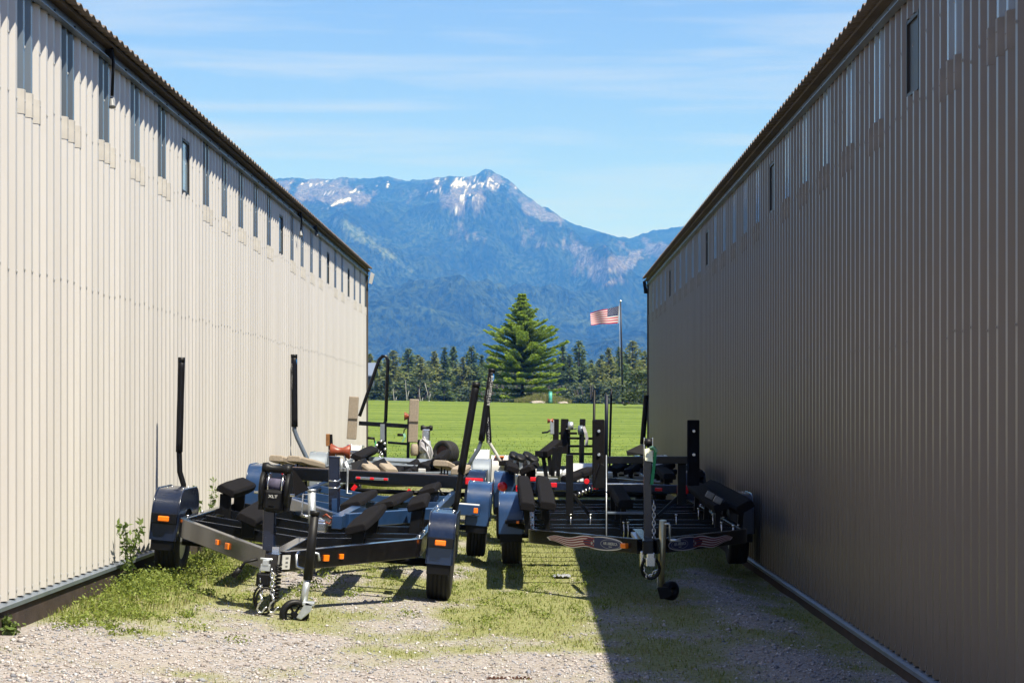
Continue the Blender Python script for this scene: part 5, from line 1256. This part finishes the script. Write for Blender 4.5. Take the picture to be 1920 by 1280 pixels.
T6.add("jack_wheel", MB().lathe(jwc, Vector((.9, -1, 0)), [(-.03, .03), (-.035, .06), (-.025, .08), (.025, .08), (.035, .06), (.03, .03)], 24, closed=True), rubclean, 0, j6)
T6.add("jack_foot", MB().prism([T6.P(1232, 1101, 16.52), T6.P(1252, 1100, 16.52), T6.P(1262, 1112, 16.52), T6.P(1254, 1121, 16.52), T6.P(1238, 1123, 16.52)], (0, .05, 0)), blackm, .006, j6)
# flag decals along both front arms
def arm_decal(T, s_, hw=.99, yc=-2.75, ya=-4.15, wch=.06, zc=.455, apex=.06):
    a = Vector((s_ * apex, ya, zc)); c = Vector((s_ * (hw - wch / 2), yc, zc)); u = (c - a); Lh = u.length; u.normalize()
    nrm = Vector((-u.y, u.x, 0)) * (1 if s_ > 0 else 1)
    if nrm.y > 0: nrm = -nrm
    org = a + nrm * (wch / 2 + .004)
    def pt(uu, vv, k): return org + u * uu + Vector((0, 0, vv)) + nrm * (.0015 * k)
    def poly(pts, k, mat, name, par): return T.add(name, MB().add([pt(p, q, k) for p, q in pts], [list(range(len(pts)))]), mat, 0, par)
    def wave(t): return .012 * math.sin(t * 9.0) - .004
    U0, UE, U1 = .20, .62, 1.34          # inner end, end of the navy field, tip of the flag
    base_ = [(U0 + .10 + .10 * math.cos(q), .050 * math.sin(q)) for q in np.linspace(math.pi / 2, 1.5 * math.pi, 10).tolist()]
    bot = [(U0 + .1 + (UE - U0 - .1) * t, -.050 + .010 * t) for t in np.linspace(0.1, 1, 6).tolist()]; top = [(UE - (UE - U0 - .1) * t, .044 + .006 * t) for t in np.linspace(0, .9, 6).tolist()]
    def flag_edge(t, v): # v -1..1
        w_ = .040 * (1 - .75 * t ** 3); return (UE + (U1 - UE) * t + .02 * v * t, v * w_ + wave(t) * (t > 0) - .004 * t)
    ts = np.linspace(0, 1, 14).tolist()
    out_ = base_ + bot + [flag_edge(t, -1.14) for t in ts[1:]] + [flag_edge(t, 1.14) for t in ts[::-1][:-1]] + top
    # white silhouette in convex slices so that it stays flat
    m = MB()
    for i in range(len(ts) - 1): m.add([pt(*flag_edge(ts[i], -1.2), 0), pt(*flag_edge(ts[i + 1], -1.2), 0), pt(*flag_edge(ts[i + 1], 1.2), 0), pt(*flag_edge(ts[i], 1.2), 0)], [(0, 1, 2, 3)])
    el = [(U0 - .012 + .30 + .312 * math.cos(q), .058 * math.sin(q)) for q in np.linspace(0, 6.283, 29)[:-1].tolist()]
    m.add([pt(p, q, 0) for p, q in el], [list(range(28))])
    dec = T.add("flag_decal", m, nmat("decal_white", (.80, .74, .74), .45), 0)
    dec["label"] = "red, white and blue flag decal with an oval badge"
    el2 = [(U0 + .288 + .30 * math.cos(q), .050 * math.sin(q)) for q in np.linspace(0, 6.283, 29)[:-1].tolist()]
    poly(el2, 1, navyp, "navy_field", dec)
    for k in range(4):
        m = MB(); v0, v1 = -1 + k * .56, -1 + k * .56 + .30
        for i in range(len(ts) - 1): m.add([pt(*flag_edge(ts[i] * .97 + .0, v0), 1.2), pt(*flag_edge(ts[i + 1] * .97, v0), 1.2), pt(*flag_edge(ts[i + 1] * .97, v1), 1.2), pt(*flag_edge(ts[i] * .97, v1), 1.2)], [(0, 1, 2, 3)])
        T.add("stripe", m, redp, 0, dec)
    ring = MB(); oc = U0 + .175
    for i in range(28):
        q0, q1 = 6.283 * i / 28, 6.283 * (i + 1) / 28
        ring.add([pt(oc + .150 * math.cos(q), .042 * math.sin(q), 2) for q in (q0, q1)] + [pt(oc + .140 * math.cos(q), .037 * math.sin(q), 2) for q in (q1, q0)], [(0, 1, 2, 3)])
    T.add("oval_ring", ring, nmat("decal_silver", (.45, .47, .55), .4), 0, dec)
    for (su, sv_, r_) in ((.425, .014, .016), (.455, -.006, .022), (.43, -.022, .010)):
        poly([(U0 + su + (r_ if k % 2 == 0 else r_ * .4) * math.cos(math.pi / 2 + k * math.pi / 5), sv_ + (r_ if k % 2 == 0 else r_ * .4) * math.sin(math.pi / 2 + k * math.pi / 5)) for k in range(10)], 2, whitep, "star", dec)
    xd = -u if s_ < 0 else u
    lettering(T, "AIR AMERICA", .036, pt(oc, .003, 3), xd, (0, 0, 1), whitep, dec, .98)
    lettering(T, "TRAILERS", .012, pt(oc, -.022, 3), xd, (0, 0, 1), whitep, dec, 1.0)
arm_decal(T6, -1); arm_decal(T6, 1)
aa = Vector((-.06 - .10, -4.15 + .145, .455)); lens(T6, aa + Vector((-.02, -.03, 0)), (.075, .05, .045), amber, rot=Matrix.Rotation(R(-56 + 90 - 90 + 0), 3, 'Z'))

# ---- trailer behind it, tail lights this way
T7 = Trailer(.82, 25.0, .03, 0.0, "navy trailer behind the decal trailer, round and square red tail lights facing the viewer")
T7.add("rear_bar", MB().beam((-.88, -1.35, .70), (1.15, -1.35, .66), .09, .10), navy, .01)
rail_frame(T7, .95, 1.0, 3.8, -1.3, .66, .11, black, cm=(-.6, .6, 1.8))
for s_ in (-1, 1):
    wheel(T7, s_ * 1.17, -.2); fender(T7, s_ * 1.17, -.2, blue if s_ < 0 else navy, top=.84, low=.42, light=False)
    T7.add("tail_light", MB().lathe((s_ * 1.19, -.735, .67), (0, -1, 0), [(0, .062), (.03, .058), (.04, .03)], 18), red)
    T7.add("tail_light", MB().box((s_ * .955, -1.42, .66), (.135, .05, .10)), red, .012)
axle(T7, 1.08, -.2)
for (px, py, w_, h_) in ((1000, 898, .075, .05), (1037, 909, .09, .055), (1116, 913, .08, .05), (1235, 917, .085, .04)): lens(T7, T7.P(px, py, 23.57), (w_, .03, h_), red, "reflector")
T7.add("reflector", MB().lathe(T7.P(1100, 902, 23.6), (0, -1, 0), [(0, .035), (.02, .03)], 14), red)
for (a, b, ro) in (((962, 880, 23.8), (958, 870, 26), 20), ((985, 882, 23.8), (1000, 872, 25.2), -25), ((1062, 898, 24.2), (1108, 880, 25.0), 0), ((1255, 893, 24), (1240, 880, 27), 0), ((1310, 890, 24), (1285, 878, 27), -20)): bunk(T7, T7.P(*a), T7.P(*b), .17, .08, None, ro, (.3, .8), .62)
for k in range(9): T7.add("roller", MB().lathe(T7.P(1068 + k * 9, 934 - k * 3.4, 23.3 + .1 * k), (1, .2, 0), [(-.03, .03), (-.01, .038), (.01, .038), (.03, .03)], 12), rubclean)
for k in range(7): T7.add("roller_bolt", MB().tube([T7.P(1086 + k * 6.4, 930 - k * 2.8, 23.2), T7.P(1086 + k * 6.4, 922 - k * 2.8, 23.2)], .009, 6), chrome)
d = 24.2
T7.add("bow_arm", MB().beam(T7.P(1018, 852, d), T7.P(1046, 830, d + .6), .12, .09), carpet, .012)
for (a, b) in (((1018, 852), (1024, 893)), ((1029, 846), (1033, 890)), ((1040, 838), (1036, 892)), ((1051, 836), (1046, 892))): bar(T7, a, b, .05, blackm, "upright", d + .2)
bar(T7, (1003, 850), (1018, 850), .07, blackm, "arm_bracket", d)
guide_pole(T7, [T7.P(1136, 912, d), T7.P(1137, 800, d), T7.P(1137.5, 741, d)], .022, nmat('satin_navy', (.006, .012, .035), .5, spec=.3))
T7.add("jack", MB().tube([T7.P(1050, 900, 24.6), T7.P(1050, 880, 24.6)], .03, 10), galv)

# ---- white trailer further back
T8 = Trailer(.70, 30.3, .05, 0.0, "white trailer with a white guide pole base and black rollers")
rail_frame(T8, .98, -1.0, -2.2, 2.6, .62, .13, white, cm=(-.4, .6, 1.6), tongue=(-2.6, -1.2))
for s_ in (-1, 1): wheel(T8, s_ * 1.2, 0); fender(T8, s_ * 1.2, 0, white, top=.90, low=.40, light=False)
axle(T8, 1.1)
T8.add("marker_light", MB().box((-1.2, -.40, .895), (.14, .10, .02)), amber, .004)
T8.add("deck_plate", MB().box((0, -.5, .655), (1.8, .7, .02)), white, .004); T8.add("deck_plate", MB().prism([T8.P(1045, 890, 30.6), T8.P(1075, 868, 31.2), T8.P(1125, 868, 31.2), T8.P(1125, 890, 30.6)], (0, .03, 0)), white, .004)
for k in range(5): T8.add("bunk_bolt", MB().tube([T8.P(972 + k * 8, 888, 29), T8.P(972 + k * 8, 878, 29)], .014, 6), white)
for (px, py, d_) in ((965, 854, 29.6), (976, 858, 29.2), (990, 854, 29.6), (1000, 860, 29.2)):
    T8.add("roller", MB().lathe(T8.P(px, py, d_), (.4, -.5, .8), [(-.03, .05), (-.02, .085), (.02, .085), (.03, .05)], 16), rubclean)
    T8.add("roller_stem", MB().beam(T8.P(px, py + 2, d_), T8.P(px + 1, py + 22, d_), .05, .05, (0, 1, 0)), galv, .006)
for (a, b) in (((943, 868, 29.5), (965, 866, 30.5)), ((972, 872, 29.3), (1000, 864, 30.3))): bunk(T8, T8.P(*a), T8.P(*b), .14, .08, None, 0, (.3, .7), .6)
d = 29.6
gp = guide_pole(T8, [T8.P(944, 876, d), T8.P(930, 850, d), T8.P(919, 832, d), T8.P(916, 820, d), T8.P(912, 760, d)], .026, white, T8.P(917, 829, d), T8.P(912, 742, d), .042)
curved_text(T8, "BOATINGSEATTLE.COM", .062, T8.P(914.2, 764, d), T8.P(917, 814, d), .042, .35, whitep, gp)
for (px0, px1, y0_, y1_, r_) in ((1113, 1114.5, 850, 731, .020), (1143, 1146.5, 850, 728, .018)): guide_pole(T8, [T8.P(px0, y0_ + 30, 31), T8.P(px0, y0_, 31), T8.P(px1, y1_, 31)], r_, blackm)
guide_pole(T8, [T8.P(1202, 870, 30), T8.P(1204, 834, 30), T8.P(1211, 745, 30)], .028, black, T8.P(1204.5, 832, 30), T8.P(1212, 741, 30), .040, blackm)

d = 30.4
for (px, y0_, y1_, w_) in ((1152, 905, 862, .05), (1166, 905, 866, .07), (1181, 905, 860, .05), (1196, 905, 864, .06), (1240, 905, 872, .06), (1258, 905, 878, .05)): bar(T8, (px, y0_), (px + 1, y1_), w_, blackm, "upright", d)
for (a, b, ro) in (((1150, 880, 28.6), (1168, 868, 30.4), 15), ((1178, 884, 28.6), (1196, 870, 30.4), -15), ((1226, 880, 28.4), (1258, 872, 30.2), 0), ((1228, 893, 27.6), (1262, 884, 29.4), 0)): bunk(T8, T8.P(*a), T8.P(*b), .15, .08, None, ro, (.2, .8), .6)
bar(T8, (1148, 872), (1262, 876), .05, blackm, "crossbar", d)
# ---- farthest trailer on the shaded side
T9 = Trailer(.75, 35.0, .05, 0.0, "farthest trailer on the shaded side, with dark upright bow pads and winches")
rail_frame(T9, .98, -1.0, -2.4, 2.6, .60, .13, black, cm=(-.4, .6, 1.6), tongue=(-3.0, -1.2))
for s_ in (-1, 1): wheel(T9, s_ * 1.15, 0); fender(T9, s_ * 1.15, 0, black, light=False)
axle(T9, 1.05)
d = 34.0
for (a, b, w_) in (((1042, 832), (1042.5, 785), .10), ((1057, 850), (1059, 785), .13), ((1092, 806), (1092.5, 785), .10)): T9.add("upright_pad", MB().beam(T9.P(*a, d), T9.P(*b, d), w_, .06, (0, 1, 0)), carpet, .012)
for (a, b) in (((1048, 812), (1082, 812)), ((1062, 821), (1112, 822)), ((1062, 836), (1115, 836)), ((1062, 850), (1130, 851))): bar(T9, a, b, .04, blackm, "crossbar", d + .05)
bar(T9, (1042, 905), (1042, 832), .08, blackm, "upright", d); bar(T9, (1066, 905), (1066, 805), .06, blackm, "upright", d + .1); bar(T9, (1090, 890), (1091, 808), .085, blackm, "upright", d)
wq = T9.P(1034, 792, d)
wz = T9.add("winch", MB().box(wq + Vector((0.01, 0, -.08)), (.07, .1, .24)), galv, .01); T9.add("roller", MB().lathe(wq + Vector((-.02, -.02, .03)), (1, 0, 0), [(-.05, .045), (0, .025), (.05, .045)], 14), redroll, 0, wz)
T9.add("crank", MB().tube([T9.P(1032, 806, d - .1), T9.P(1026, 810, d - .1), T9.P(1016, 811, d - .1)], .016, 7), blackm, 0, wz)
wq = T9.P(1092, 806, d - .12); wz = T9.add("winch", MB().lathe(wq + Vector((-.03, 0, .0)), (1, 0, 0), [(-.05, .03), (-.04, .08), (.04, .08), (.05, .03)], 16), steelgr)
T9.add("strap", MB().strip([wq + Vector((-.01, -.09, .06)), wq + Vector((.03, -.11, -.05)), wq + Vector((.05, -.1, -.15)), wq + Vector((.04, -.1, -.26))], (.05, 0, .01)), straw, 0, wz)
wq = T9.P(1070, 798, d - .1); wz = T9.add("winch", MB().lathe(wq, (1, 0, 0), [(-.05, .03), (-.04, .07), (.04, .07), (.05, .03)], 16), galv); T9.add("shaft", MB().tube([wq + Vector((-.08, 0, -.05)), wq + Vector((.1, 0, -.05))], .012, 6), chrome, 0, wz)

# ---- odds and ends on the ground
p = W(1050, 1063, 20.4); z_ = gz(p.x, 20.4)
bm = bmesh.new(); bmesh.ops.create_grid(bm, x_segments=9, y_segments=7, size=.5)
for v in bm.verts: v.co = Vector((v.co.x * .17, v.co.y * .22, max(0.004, .035 * RNG.random() * (1 - v.co.x ** 2 - v.co.y ** 2))))
me = bpy.data.meshes.new("plastic_scrap"); bm.to_mesh(me); bm.free(); me.materials.append(nmat("grey_film", (.42, .44, .48), .25, 0, .2, 20))
o = link(bpy.data.objects.new("plastic_scrap", me)); o.location = (p.x, 19.2, gz(p.x, 19.2) + .01); tag(o, "crumpled grey plastic scrap in the grass before the decal trailer", "litter")
p = W(955, 1277, 11.85); z_ = gz(p.x, 11.85)
m = MB()
for k in range(11): m.box((-.115 + k * .023, 0, .006 + .004 * (k % 2)), (.015, .03, .016))
m.box((0, .004, .0), (.27, .04, .012))
o = obj("rusty_strip", m, rust, None, .002); o.location = (p.x, 11.86, z_ - .002); tag(o, "rusty ridged iron strip half buried in the gravel, nearest the viewer", "scrap metal")
